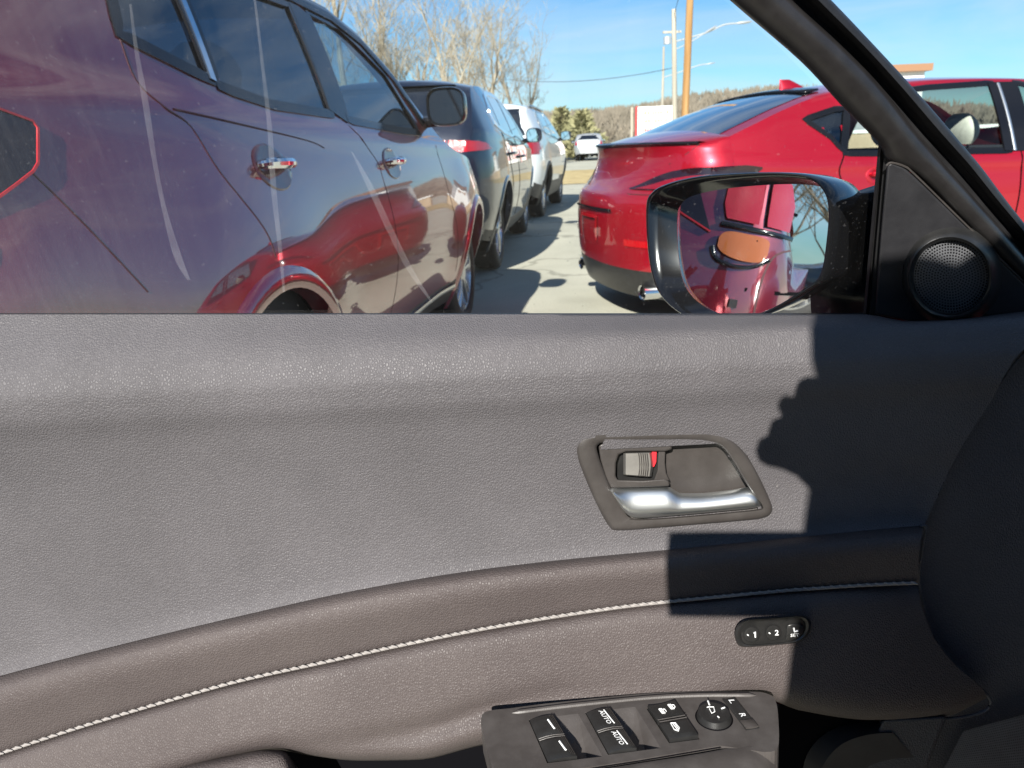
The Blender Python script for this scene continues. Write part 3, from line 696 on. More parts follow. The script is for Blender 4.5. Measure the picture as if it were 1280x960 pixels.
# ------------------------------------------------------------------ red sedan
HDR = R(11); baser = Vector((.78, 3.95, 0)) - Vector((math.sin(HDR), -math.cos(HDR), 0)) * .915
D = Car('sedan', 'glossy bright red sedan with ducktail spoiler and cream seats', None, baser, HDR, 4.72, .915,
        plan=[(0, .60), (.04, .70), (.10, .775), (.2, .835), (.4, .885), (.8, .915), (1.2, .915), (2.4, .915), (3.4, .91), (4.0, .87), (4.4, .74), (4.72, .45)],
        top=[(0, .80), (.03, .84), (.07, .93), (.10, 1.03), (.125, 1.085), (.16, 1.088), (.26, 1.085), (.38, 1.11), (.6, 1.19), (.85, 1.28), (1.1, 1.348), (1.5, 1.395), (2.0, 1.415), (2.5, 1.405), (2.9, 1.345), (3.3, 1.19), (3.55, 1.08), (3.75, 1.02), (4.2, .92), (4.6, .76), (4.72, .66)],
        belt=[(0, 1.02), (.6, .99), (1.0, .965), (1.9, .945), (3.0, .925), (4.72, .9)], bottom=[(0, .30), (.3, .24), (.95, .2), (3.8, .19), (4.4, .2), (4.72, .28)],
        zm=.63, k_up=.32, k_dn=.45, tum=.40, tum2=.35, drop=.05, n=120, nl=26, ng=12, nt=10, ridge=.010)
D.arches = [(.95, .35, .365), (3.68, .35, .365)]
winr = [(1.17, .985), (1.25, 1.235), (1.45, 1.295), (1.8, 1.325), (2.26, 1.34), (2.255, .955), (1.9, .965), (1.4, .975)]
winq = D.hits([(1005, 149), (1062, 128), (1100, 140), (1100, 182)]); winq = [winq[0], (1.10, 1.075), (1.16, 1.0), (1.235, 1.225), (1.17, 1.225)]
winf = [(2.40, .95), (3.25, .94), (3.0, 1.14), (2.75, 1.265), (2.42, 1.34)]
D.holes = [winr, winf, winq]; D.topholes = [[(2.62, -.9), (3.5, -.9), (3.5, .9), (2.62, .9)], [(.40, -.84), (1.12, -.84), (1.12, .84), (.40, .84)]]
D.tail = (.5, curve([(.14, .06), (.20, .02), (.26, .0), (.33, -.02), (.42, -.035), (.60, -.04), (.74, -.03), (.79, -.005), (.82, .04), (.87, .088), (.94, .122), (1.0, .13), (1.05, .118), (1.085, .10)]), 2.35)
def tail_rows():
    s0, xp, ne = D.tail; zr = D.rail(s0); zb0 = .19; up, lo = [], []
    fs = [math.sin(lerp(-1, 1, k / 48) * math.pi / 2) for k in range(49)]
    for z in [lerp(zb0, .36, k / 5) for k in range(6)]: lo.append([Vector((D.rear_s(f * D.w(s0, z), z), f * D.w(s0, z), z)) for f in fs])
    zs = [.36, .40, .47, .55, .63, .70, .74, .77, .79, .805, .82, .84, .87, .91, .95, .99, 1.02, 1.045, 1.06]
    for z in zs: up.append([Vector((D.rear_s(f * D.w(s0, z), z), f * D.w(s0, z), z)) for f in fs])
    for t in (.25, .6, 1.0):      # over the lip and on to the deck
        r_ = []
        for f in fs:
            a = up[len(zs) - 1][fs.index(f)]; b = D.topp(s0, f); r_.append(Vector((lerp(a.x, b.x, t), lerp(a.y, b.y, t), lerp(a.z, b.z, t) + .012 * math.sin(math.pi * t))))
        up.append(r_)
    return lo, up
D.body(M['redpaint'], M['black'], lambda s, z: z < .34 - .1 * max(0, min(1, s)))
tl_, tu_ = tail_rows(); mkgrid('rear_bumper', tu_, M['redpaint'], D.root, angle=60); mkgrid('diffuser', tl_, M['black'], D.root, angle=60)
D.pane('rear_window', winr, M['sedanglass'], trim=M['gloss_black'], tw=.035)
D.pane('front_window', winf, M['sedanglass'], trim=M['gloss_black'], tw=.035)
D.pane('quarter_window', winq, M['privacy'], trim=M['gloss_black'], tw=.03)
D.ribbon('pillar_cover', [(2.33, .95), (2.335, 1.345)], M['gloss_black'], .17, off=.006, sgs=(-1, 1))
D.ribbon('pillar_cover', [(2.245, .955), (2.258, 1.34)], M['gloss_black'], .06, off=.0085)
D.ribbon('pillar_strip', [(2.285, .955), (2.295, 1.34)], M['satin'], .018, off=.012, raise_=.005)
def wrap_lamp(name, m, sg, zt_, zb_, off, q0=0, q1=1):
    s0 = D.tail[0]; rows_ = []
    def at_(q, z):
        w0 = D.w(s0, z)
        if q < .7: y = lerp(.40, w0, (q / .7) ** .8); return Vector((D.rear_s(min(y, w0 * .99995), z), sg * y, z))
        s = lerp(s0, .66, (q - .7) / .3); return Vector((s, sg * D.w(s, z), z))
    for i in range(41):
        q = lerp(q0, q1, i / 40); r_ = []
        for k in range(5):
            z = lerp(zb_(q), zt_(q), k / 4); a, b = at_(max(0, q - .02), z), at_(min(1, q + .02), z); t = (b - a).normalized()
            nn = Vector((t.y, -t.x, 0)); nn = nn if nn.y * sg > 0 or nn.x < -.5 else -nn
            r_.append(at_(q, z) + nn * off)
        rows_.append(r_)
    return mkgrid(name, rows_, m, D.root)
hg = [[D.topp(s, f, .003) for f in [lerp(-.86, .86, k / 14) for k in range(15)]] for s in [lerp(.40, 1.13, k / 10) for k in range(11)]]
mkgrid('hatch_window', hg, M['darkglass'], D.root)
mkgrid('windscreen', [[D.topp(s, f, -.004) for f in [lerp(-.9, .9, k / 12) for k in range(13)]] for s in [lerp(2.6, 3.52, k / 10) for k in range(11)]], M['sedanglass'], D.root)
mkgrid('hatch_trim', [[D.topp(s, f, .010) for f in [lerp(-.8, .8, k / 12) for k in range(13)]] for s in (1.08, 1.12, 1.18)], M['gloss_black'], D.root, thick=.012)
# ducktail lip
lip = []
for k in range(25):
    y = lerp(-.78, .78, k / 24); sx = D.rear_s(y, 1.06) + .004; z = 1.068 - .006 * abs(y / .8) ** 2
    lip.append([Vector((sx + .06, y, z - .012)), Vector((sx + .04, y, z + .014)), Vector((sx - .008, y, z + .022)), Vector((sx - .02, y, z + .012)), Vector((sx + .01, y, z - .012))])
mkgrid('spoiler', lip, M['gloss_black'], D.root, angle=50)
# shark fin
fin = MB(); rowsf = []
for i in range(8):
    t = i / 7; s0, s1 = 1.26 + .0 * t, 1.50 - .17 * t; z = 1.352 + .088 * t ** .8 if i else 1.335; wd = .032 * (1 - t * .85)
    rowsf.append([Vector((lerp(s0, s1, .5 - .5 * math.cos(a)), wd * math.sin(a), z)) for a in [2 * math.pi * k / 16 for k in range(16)]])
rowsf.append([sum(rowsf[-1], Vector()) / 16] * 16)
mkgrid('antenna_fin', rowsf, M['redpaint'], D.root, closed=True, angle=60)
D.ribbon('panel_gap', smooth_poly([(1.17, .985), (1.13, .9), (1.17, .80), (1.30, .62), (1.36, .45), (1.38, .3)], 5, False), M['matte'], .007, off=.0025)
D.ribbon('panel_gap', smooth_poly([(2.33, .95), (2.34, .7), (2.32, .45), (2.28, .25)], 5, False), M['matte'], .008, off=.0025)
D.ribbon('panel_gap', [(.34, 1.07), (.26, 1.0), (.22, .965)], M['gap'], .003, off=.001)
D.ribbon('panel_gap', [(.05, .80), (.5, .80), (.62, .74)], M['gap'], .005, off=.0025)
D.arch_trim(M['redpaint'], .035, .008)
D.wheel(.95, .33, .235); D.wheel(3.68, .33, .235)
D.handle(1.42, .86, M['redpaint'], M['redpaint']); D.handle(2.6, .83, M['redpaint'], M['redpaint'])
for sg in (-1, 1):
    wrap_lamp('tail_lamp', M['lamp_dark'], sg, curve([(0, .834), (.10, .868), (.22, .902), (.38, .930), (.58, .946), (.8, .948), (1, .934)]), curve([(0, .828), (.1, .826), (.6, .828), (.8, .86), (1, .926)]), .008)
    wrap_lamp('lamp_lens', M['lens_deep'], sg, curve([(0.05, .832), (.2, .856), (.4, .890), (.6, .905), (.8, .903), (.9, .904)]), curve([(0.05, .831), (.6, .835), (.8, .866), (.9, .899)]), .0125, .05, .9)
    D.rear_patch('reflector', [(sg * .70, .50), (sg * .70, .54), (sg * .48, .54), (sg * .48, .50)], M['lamp_red'])
    ex = [(.02, sg * .52, .27), (.16, sg * .52, .275), (.3, sg * .52, .28)]
    mbx = MB(); nn = 20
    prof = [(-.03, .042), (-.035, .048), (.14, .048), (.14, .03)]
    prof2 = [(-.03, .042), (.12, .040)]
    mbx.add([Vector((d, sg * .62 + r * 1.4 * math.cos(2 * math.pi * k / nn), .235 + r * math.sin(2 * math.pi * k / nn))) for d, r in [(.26, .036), (.085, .038), (.078, .044), (.28, .044)] for k in range(nn)], grid_faces(4, nn, True))
    mbx.build('exhaust_tip', M['chrome'], D.root)
D.rear_patch('plate_recess', [(-.34, .47), (.34, .47), (.40, .70), (-.40, .70)], M['redpaint'], off=.002)
D.rear_patch('recess_shadow', [(-.36, .695), (.36, .695), (.36, .71), (-.36, .71)], M['gloss_black'], off=.02)  # black strip standing for the shadow line at the top of the recess
D.rear_patch('plate_mount', [(-.17, .50), (-.14, .50), (-.14, .66), (-.17, .66)], M['lamp_red'], off=.02, n=3, k=3)
D.rear_patch('plate_mount', [(.14, .50), (.17, .50), (.17, .66), (.14, .66)], M['lamp_red'], off=.02, n=3, k=3)
D.rear_patch('plate_mount', [(-.14, .64), (.14, .64), (.14, .66), (-.14, .66)], M['lamp_red'], off=.02, n=3, k=3)
for y in (-.36, .36): D.seat(2.62, y, M['cream'], .40, .54); D.seat(1.45, y, M['cream'], .40, .46)

# ------------------------------------------------------------------ far vehicles
def far_car(name, label, pm, loc, rz, van=False):
    sh = suv_shape(2)
    if van: sh['top'] = [(0, 1.2), (.03, 1.5), (.08, 1.85), (.16, 2.0), (.6, 2.05), (2.0, 2.05), (3.0, 2.0), (3.5, 1.5), (3.9, 1.2), (4.4, 1.05), (4.68, .9), (4.73, .8)]
    c = Car(name, label, None, loc, rz, 4.73, .965, n=44, nl=9, ng=6, nt=5, **sh)
    c.arches = [(.95, .40, .405), (3.7, .40, .405)]; c.body(pm, M['clad'], lambda s, z: z < .4)
    for nm, q in (('rear_window', r2), ('front_window', f2)): c.pane(nm, q, M['darkglass'], off=.006, n=10, k=4)
    c.wheel(.95, .37, .26); c.wheel(3.7, .37, .26)
    for sg in (-1, 1): c.rear_patch('tail_lamp', [(sg * .88, .97), (sg * .86, 1.2), (sg * .72, 1.2), (sg * .70, .97)], M['lamp_red'], n=4, k=3)
    c.rear_patch('tailgate_window', [(-.68, 1.3), (.68, 1.3), (.58, 1.55), (-.58, 1.55)], M['darkglass'], n=6, k=3)
    c.door_mirror(2.95, 1.21, .19, .16, M['gloss_black'], .05, (-1, 1), rim=True)
    return c
p = at(736, 195, 48); far_car('parked_car', 'small silver car far off between the white SUV and the red sedan', M['silverpaint'], (p.x, 48, 0), R(84))
b4 = copy_tree(B2.root); b4.location = (-13.5, -.9, 0); b4.rotation_euler.z = R(78)
tag(b4, 'navy SUV seen only in the door mirror, left of the dark red one', 'car')

b5 = copy_tree(B2.root); b5.location = (-2.75, -4.5, 0); b5.rotation_euler.z = R(81)  # added car, unseen; cuts sky and ground bounce to deepen the door's shade
tag(b5, 'unseen navy SUV added outside the frame to the left to deepen the shade', 'car')

# ------------------------------------------------------------------ trees
def bare_tree(label, loc, h, seed, m, spread=.5, levels=7, twig=.009, group='bare trees behind the parked SUVs', r0=None, fork=.22):
    rn = random.Random(seed); root = empty('bare_tree', loc); tag(root, label, 'tree', group)
    trunk, crown = MB(), MB()
    def grow(p, d, ln, rad, lv):
        n = 4 if lv < 3 else 3; pts = [p]; rr_ = [rad]; q = p.copy(); dd = d.copy()
        for i in range(n):
            dd = (dd + Vector((rn.uniform(-1, 1), rn.uniform(-1, 1), rn.uniform(-.35, .75))) * (.10 + .045 * lv)).normalized()
            q = q + dd * ln / n; pts.append(q.copy()); rr_.append(lerp(rad, rad * .62, (i + 1) / n))
        (trunk if lv < 2 else crown).tube(pts, [max(x, twig * .5) for x in rr_], 7 if lv < 2 else (4 if lv < 4 else 3), cap=False)
        if lv >= levels: return
        k = (3 if lv == 0 else 2) + (rn.random() < .80)
        for i in range(k):
            t = 1.0 if i == 0 else rn.uniform(.35, 1.0); idx = t * n; i0 = min(int(idx), n - 1); b = pts[i0].lerp(pts[i0 + 1], idx - i0)
            ax = Vector((rn.uniform(-1, 1), rn.uniform(-1, 1), rn.uniform(-.2, .35))).normalized()
            nd = (dd * (1.0 if i == 0 else .75) + ax * spread * (1.0 if i else .45) + Vector((0, 0, .10 if lv < 3 else -.04))).normalized()
            grow(b, nd, ln * rn.uniform(.66, .88) * (1 if i == 0 else .85), rr_[-1] * (.92 if i == 0 else .72), lv + 1)
    grow(Vector((0, 0, -.1)), Vector((rn.uniform(-.06, .06), rn.uniform(-.06, .06), 1)).normalized(), h * fork, r0 or h * .017, 0)
    trunk.build('trunk', m, root); crown.build('crown', m, root, smooth=False)
def tpos(px, Y): q = at(px, 180, Y); return (q.x, Y, 0)
bare_tree('pale bare tree forking high, leftmost behind the dark red SUV roof', tpos(446, 30), 11.5, 4, M['bark'], .42, fork=.34)
bare_tree('pale bare tree with slender upright limbs left of the navy SUV roof', tpos(482, 34), 12, 11, M['bark'], .5)
bare_tree('tall thin pale bare tree rising over the left end of the navy SUV roof', tpos(522, 38), 13, 7, M['bark'], .5)
bare_tree('pale bare tree standing over the middle of the navy SUV roof', tpos(560, 33), 12, 23, M['bark'], .52)
bare_tree('bare tree with dark lower fork over the right end of the navy SUV roof', tpos(590, 28), 10, 31, M['bark'], .62, fork=.16)
bare_tree('bare tree with drooping outer twigs, rightmost over the navy SUV roof', tpos(618, 36), 11.5, 47, M['bark'], .66)
bare_tree('bare tree at the far right of the row, thin crown ending in open sky', tpos(640, 40), 11.5, 53, M['bark'], .66)
bare_tree('grey bare tree filling the gap behind the pale ones', tpos(540, 46), 14, 57, M['barkdark'], .55)
for i, (x, y, s) in enumerate(((-24, 3.4, 61), (-27, 6.2, 62), (-31, 4.2, 63))):
    bare_tree(['grey bare tree seen in the door mirror, nearest the cars', 'grey bare tree seen in the door mirror, behind the dark red SUV', 'grey bare tree seen in the door mirror, farthest back'][i], (x, y, 0), 10.5, s, M['barkdark'], .6, 6, .012, 'bare trees seen in the door mirror')
def conifer(label, px, Y, h, w, seed):
    rn = random.Random(seed); root = empty('evergreen_tree', tpos(px, Y)); tag(root, label, 'tree', 'evergreens beyond the car park')
    MB().tube([(0, 0, -.1), (0, 0, h * .95)], [.16, .03], 8).build('trunk', M['barkdark'], root)
    cr_ = MB()
    for i in range(1500):
        t = rn.random() ** 1.25; z = h * (.06 + .94 * t); rmax = w * (1 - t) ** .75 * (1 + .25 * math.sin(z * 4.1 + seed)) + .08
        a = rn.uniform(0, 6.283); r_ = rmax * rn.random() ** .45; c_ = Vector((math.cos(a) * r_, math.sin(a) * r_, z)); sz = rn.uniform(.14, .34)
        d = Vector((math.cos(a) + rn.uniform(-.5, .5), math.sin(a) + rn.uniform(-.5, .5), rn.uniform(-.1, .9))).normalized(); u = d.cross(Vector((rn.uniform(-1, 1), rn.uniform(-1, 1), .3))).normalized()
        b = len(cr_.v); cr_.v += [c_ - u * sz * .45, c_ + u * sz * .45, c_ + d * sz * 1.5]; cr_.f.append((b, b + 1, b + 2))
    cr_.build('crown', M['needles'], root, smooth=False)
conifer('narrow olive evergreen just right of the white SUV', 702, 55, 3.5, 1.3, 1)
conifer('broad lower olive evergreen left of the white sign', 728, 52, 3.1, 1.8, 2)
conifer('small olive evergreen between the other two', 716, 60, 2.9, 1.2, 9)
for i, (px, Y, h, sd) in enumerate(((762, 70, 6.0, 71), (778, 75, 7.0, 72), (748, 78, 6.0, 73), (800, 80, 7.5, 74), (690, 90, 7, 75))):
    bare_tree(['low grey bare tree left of the white sign', 'grey bare tree close behind the left edge of the white sign', 'grey bare tree behind the broad evergreen', 'taller grey bare tree behind the white sign', 'grey bare tree behind the narrow evergreen'][i], tpos(px, Y), h, sd, M['barkdark'], .62, 5, .035, 'grey bare trees beyond the car park', fork=.15)

# ------------------------------------------------------------------ poles, sign, wires, building
def pole(name, label, px_top, px_bot, Y, top_h, r0, r1_, m, group=None):
    a, b = at(px_bot[0], px_bot[1], Y), at(px_top[0], px_top[1], Y); d = (b - a).normalized()
    base = a - d * (a.z / d.z); root = empty(name, base); tag(root, label, 'utility pole', group)
    tip = d * ((top_h) / d.z)
    MB().tube([tip * t for t in (-.02, .25, .5, .75, 1)], [lerp(r0, r1_, t) for t in (0, .25, .5, .75, 1)], 14).build('shaft', m, root)
    return root, base, tip
pr, pb, ptip = pole('utility_pole', 'tall brown wooden utility pole with no lamp beside the sign', (862.5, 0), (856, 150), 38, 11, .19, .15, M['polewood'], 'utility poles beside the sign')
pr2, pb2, ptip2 = pole('utility_pole', 'weathered grey utility pole carrying a long street lamp arm', (842.5, 35), (843.5, 150), 47, 8.35, .17, .13, M['polegrey'], 'utility poles beside the sign')
pr3, pb3, ptip3 = pole('utility_pole', 'thin distant utility pole with a small street lamp arm', (829, 88), (828, 130), 85, 10.6, .16, .11, M['polegrey'], 'utility poles beside the sign')
def lamp(root, base, Y, arm_px, label=None, r=.045):
    pts = [at(x, y, Y) - base for x, y in arm_px]
    a = MB().tube(smooth_poly(pts, 5, False), r, 8).build('lamp_arm', M['steel'], root)
    e = pts[-1]; d = (pts[-1] - pts[-2]).normalized(); rows_ = []
    for t, w_, hh in ((-.02, .05, .04), (.1, .10, .07), (.4, .16, .08), (.7, .12, .06), (.85, .03, .02)):
        c_ = e + d * t; rows_.append([c_ + Vector((0, w_ * math.cos(q), hh * math.sin(q))) for q in [2 * math.pi * k / 10 for k in range(10)]])
    mkgrid('lamp_head', rows_, M['steel'], root, closed=True)
    return a
lamp(pr2, pb2, 47, [(844, 52), (862, 47), (885, 40), (905, 31), (922, 29)])
lamp(pr2, pb2, 47, [(844, 62), (862, 53), (880, 42)], r=.03)
lamp(pr3, pb3, 85, [(829, 97), (850, 90), (872, 82), (884, 80)], r=.06)
MB().tube([at(834, 46, 47) - pb2, at(834, 55, 47) - pb2], .22, 12).build('transformer', M['steel'], pr2)
MB().box(at(840, 40, 47) - pb2, (1.1, .09, .12)).build('crossarm', M['polegrey'], pr2)
def wire(label, a, b, sag, r=.02):
    pts = [a.lerp(b, t / 20) - Vector((0, 0, sag * 4 * (t / 20) * (1 - t / 20))) for t in range(21)]
    o = MB().tube(pts, r, 6).build('power_line', M['cable']); tag(o, label, 'cable', 'overhead power lines')
wire('overhead power line running down from the grey pole to the left', pb2 + ptip2 * .62, at(560, 85, 62), .9, .018)
wire('overhead power line slung from the brown pole to the grey pole', pb + ptip * .93, pb2 + ptip2 * .96, .25, .016)
sg_c = at(816, 150, 42); sgn = empty('sign', (sg_c.x, 42, 0)); tag(sgn, 'white roadside sign with red lettering beside the utility poles', 'sign')
def SGP(px, py, d=0): q = at(px, py, 42 - d); return q - Vector((sg_c.x, 42, 0))
a_, b_ = SGP(795, 134), SGP(839, 178)
MB().box(((a_.x + b_.x) / 2, 0, (a_.z + b_.z) / 2), (b_.x - a_.x, .22, a_.z - b_.z)).build('board', M['sign_white'], sgn, bevel=.02)
MB().box((a_.x + .02, -.02, (a_.z + b_.z) / 2), (.10, .3, a_.z - b_.z + .04)).build('border', M['sign_red'], sgn)
for x in (a_.x - .22, b_.x - .2): MB().box((x, .06, (a_.z + .1) / 2), (.12, .12, a_.z - .1)).build('post', M['polegrey'], sgn)
def text(s, size, loc, mtl, parent, name='lettering', rot=None, extrude=.004, align='CENTER', m3=None):
    cu = bpy.data.curves.new(name, 'FONT'); cu.body = s; cu.size = size; cu.extrude = extrude; cu.align_x = align; cu.align_y = 'CENTER'; cu.resolution_u = 2
    t = bpy.data.objects.new('t', cu); COL.objects.link(t)
    dg = bpy.context.evaluated_depsgraph_get(); me = bpy.data.meshes.new_from_object(t.evaluated_get(dg)); bpy.data.objects.remove(t)
    me.transform(m3 if m3 else Matrix.Translation(loc) @ Matrix.Rotation(R(90), 4, 'X')); me.materials.clear(); me.materials.append(mtl)
    o = bpy.data.objects.new(name, me); COL.objects.link(o); o.parent = parent; return o
wdt = b_.x - a_.x; mid = (a_.x + b_.x) / 2 + .08
def row(n, y, w_, h_, mtl, seed):
    rn = random.Random(seed); mb_ = MB(); x = mid - w_ / 2
    while x < mid + w_ / 2:
        cw = rn.uniform(.07, .13); mb_.box((x + cw / 2, -.118, y), (cw, .01, h_)); x += cw + .035
    return mb_.build('lettering', mtl, sgn)
SIGN_H = a_.z - b_.z

# building to the right and the low wall beyond the sedan
bp = at(1137, 92, 60); bld = empty('building', (bp.x, 60, 0)); tag(bld, 'low building with brown flat roof showing above the red sedan', 'building')
zt = at(1137, 80, 57).z; zb_ = at(1137, 89, 57).z
MB().box((-2.2, 0, zb_ / 2), (4.0, 5, zb_)).build('wall', M['sign_white'], bld)
MB().box((-2.2, 0, (zt + zb_) / 2), (4.6, 6, zt - zb_)).build('roof', M['brown'], bld)
for x in (-3.1, -1.3): MB().box((x, -2.52, zb_ - .9), (.9, .08, .5)).build('window', M['brown'], bld)
wl_ = empty('wall', (26, 34, 0)); tag(wl_, 'low tan boundary wall with white coping beyond the red sedan', 'wall')
MB().box((0, 0, .5), (26, .3, 1.0)).build('panel', M['stucco'], wl_); MB().box((0, 0, 1.07), (26.2, .42, .14)).build('coping', M['sign_white'], wl_)

for i, x_ in enumerate([mid - wdt * .30 + wdt * .062 * k for k in range(10)]):      # two unreadable pale red lines and a red band
    pass
row(0, (a_.z - SIGN_H * .17), wdt * .74, SIGN_H * .11, mat('faded_red', (.62, .22, .17), .6), 1)
row(0, (a_.z - SIGN_H * .39), wdt * .60, SIGN_H * .10, bpy.data.materials['faded_red'], 2)
row(0, (a_.z - SIGN_H * .63), wdt * .74, SIGN_H * .07, M['sign_red'], 3)
MB().box((mid, -.117, a_.z - SIGN_H * .76), (wdt * .74, .01, SIGN_H * .10)).build('lettering', mat('pink_band', (.75, .30, .28), .6), sgn)

# ------------------------------------------------------------------ the open door in front of the camera
D0 = Vector((0, .66, .30))
door = empty('car_door', D0); tag(door, 'open car door seen from inside, grey leather trim, half in shadow', 'car door')
def P(px, py, Y): return at(px, py, Y) - D0
crease = curve([(-200, 905), (0, 845), (150, 806), (300, 770), (450, 737), (600, 712), (720, 698), (827, 688), (950, 676), (1155, 657), (1300, 648)])
stitch = curve([(-200, 1008), (0, 943), (100, 910), (200, 880), (300, 852), (400, 830), (500, 808), (600, 788), (700, 771), (800, 757), (900, 747), (1000, 738), (1145, 730), (1300, 728)])
bottom = curve([(-200, 1110), (0, 1030), (200, 972), (290, 946), (345, 937), (380, 943), (450, 951), (520, 950), (600, 932), (640, 925), (800, 915), (950, 872), (1000, 888), (1090, 900), (1180, 896), (1240, 872)])
sill_r = curve([(-200, 393), (1080, 393), (1135, 401), (1180, 400), (1285, 389), (1450, 380)])
# upper trim
xr = curve([(0, 1460), (.06, 1400), (.18, 1280), (.42, 1238), (.64, 1200), (.82, 1176), (1.0, 1155)])
bulge = lambda x: 508 - .045 * x
rows = []
YP = [(-.05, .664, -.05), (0, .650, 0)]
def upper_row(t):
    r = []
    X1 = xr(t)
    for k in range(111):
        x = lerp(-200, X1, k / 110); s0 = sill_r(x); c0 = crease(x); py = lerp(s0, c0, t); b = bulge(x)
        f = curve([(s0, .632), (b - 52, .597), (b - 24, .5866), (b - 6, .583), (b + 16, .5835), (b + 48, .590), (b + 115, .598), (c0 - 60, .602), (c0 - 10, .598), (c0, .5945)])
        r.append(P(x, py, f(py) - .004 * max(0, (x - 1000) / 300)))
    return r
TT = [0, .01, .025, .04, .06, .08, .1, .125, .15, .175, .2, .22, .24, .26, .275, .29, .305, .32, .335, .35, .365, .38, .4, .42, .45, .5, .56, .62, .68, .74, .8, .86, .9, .94, .97, 1]
r0 = upper_row(0)
rows = [[p + Vector((0, .012, -.05)) for p in r0], [p + Vector((0, .006, -.008)) for p in r0]] + [upper_row(t) for t in TT]
rows += [[p + Vector((0, .006, -.003)) for p in rows[-1]], [p + Vector((0, .03, -.006)) for p in rows[-1]]]
nru, ncu = len(rows), len(rows[0])
hole_ = [(735, 556), (744, 553), (890, 553), (910, 560), (925, 575), (945, 610), (956, 636), (940, 640), (850, 650), (785, 652), (770, 645), (752, 605)]
def _pp(p):
    w_ = cam.matrix_world.inverted() @ (p + D0); return (640 - w_.x / w_.z * F_PX, 480 + w_.y / w_.z * F_PX)
mkf = [f for f in grid_faces(nru, ncu) if not inside(hole_, *_pp(sum((rows[i // ncu][i % ncu] for i in f), Vector()) / 4))]
mk('upper_trim', [p for r in rows for p in r], mkf, M['leather_up'], door, angle=75)
# lower trim: padded band above the stitched seam, pad below it
def xr2(py): return curve([(650, 1155), (690, 1149), (730, 1148), (790, 1164), (830, 1193), (855, 1219), (873, 1235), (885, 1232), (893, 1205), (897, 1180)])(py)
def band(t):
    r = []
    for k in range(111):
        a = k / 110; x = lerp(-200, 1155, a); c0, s0 = crease(x), stitch(x); py = lerp(c0 - 2, s0, t); x = lerp(-200, xr2(py), a); c0, s0 = crease(x), stitch(x); py = lerp(c0 - 2, s0, t)
        Y = curve([(0, .604), (.02, .597), (.06, .587), (.12, .579), (.24, .5725), (.40, .570), (.7, .5725), (.93, .575), (1, .579)])(t); r.append(P(x, py, Y))
    return r
rows = [band(t) for t in (0, .015, .03, .06, .1, .15, .2, .3, .4, .5, .6, .7, .8, .88, .93, .97, 1)]
mkgrid('padded_band', rows, M['leather_lo'], door, angle=75)
def pad(t):
    r = []
    for k in range(111):
        a = k / 110; x = lerp(-200, 1150, a)
        for _ in range(3):
            s0, b0 = stitch(x), bottom(x); py = lerp(s0 + 1, b0, t); x = lerp(-200, xr2(py), a)
        s0, b0 = stitch(x), bottom(x); py = lerp(s0 + 1, b0, t)
        fold = math.exp(-((x - 560) / 150) ** 2) * math.exp(-((t - (.74 - (x - 560) * .0007)) / .09) ** 2)
        Y = curve([(0, .579), (.03, .573), (.10, .5665), (.35, .558), (.65, .550), (.85, .546), (.93, .548), (.975, .555), (1, .568)])(t) + .009 * fold + .05 * max(0, (x - 1000) / 235) ** 2 * .6
        r.append(P(x, py, Y))
    return r
rows = [pad(t) for t in (0, .015, .03, .06, .1, .15, .22, .3, .4, .5, .58, .64, .7, .76, .82, .87, .91, .94, .965, .985, 1)]
rows += [[p + Vector((0, .03, -.004)) for p in rows[-1]]]
mkgrid('armrest_pad', rows, M['leather_lo'], door, angle=75)
# piped seam with individual stitches
seam_pts = [P(x, stitch(x) - 1, .5745) for x in range(-200, 1147, 12)]
seam = MB().tube(seam_pts, .0015, 8).build('stitched_seam', M['thread'], door)
st = MB(); 
stm = None
for x in [(-60 + 11.2 * i) for i in range(108)]:
    a_, b_ = P(x, stitch(x) - 3.2, .5722), P(x + 9, stitch(x + 9) + .6, .5722)
    if stm is None:
        m_ = MB().tube([(-.5, 0, 0), (-.3, 0, 0), (.3, 0, 0), (.5, 0, 0)], [.06, .2, .2, .06], 6); o = m_.build('stitch', M['thread'], seam); stm = o.data
    else:
        o = bpy.data.objects.new('stitch', stm); COL.objects.link(o); o.parent = seam
    d = b_ - a_; q = d.to_track_quat('X', 'Z'); ln = d.length
    o.location = (a_ + b_) / 2; o.rotation_mode = 'QUATERNION'; o.rotation_quaternion = q; o.scale = (ln, .0054, .0054)
# forward trim panel, recessed behind the pad edge
rows = []
for py in (412, 440, 470, 500, 560, 610, 657, 700, 740, 790, 830, 860, 890, 920, 960, 1010, 1080):
    rows.append([P(x, py, .614 - .05 * max(0, (x - 1260) / 200) ** 2 - .012 * max(0, min(1, (py - 700) / 200))) for x in range(1085, 1470, 16)])
mkgrid('front_trim', rows, M['leather_front'], door)
edge = [P(x, y, .588) for x, y in [tuple(p) for p in smooth_poly([(1150, 657), (1158, 660), (1153, 690), (1149, 730), (1165, 790), (1194, 830), (1220, 855), (1237, 873), (1233, 887), (1205, 896), (1150, 901), (1100, 903)], 6, False)]]
MB().tube(edge, .0016, 8).build('trim_edge', M['leather_front'], door)
edge2 = [P(x, y, .6005) for x, y in [tuple(p) for p in smooth_poly([(1400, 405), (1330, 420), (1282, 440), (1238, 500), (1200, 560), (1176, 610), (1155, 657)], 6, False)]]
MB().tube(edge2, .0012, 8).build('trim_edge', M['leather_front'], door)
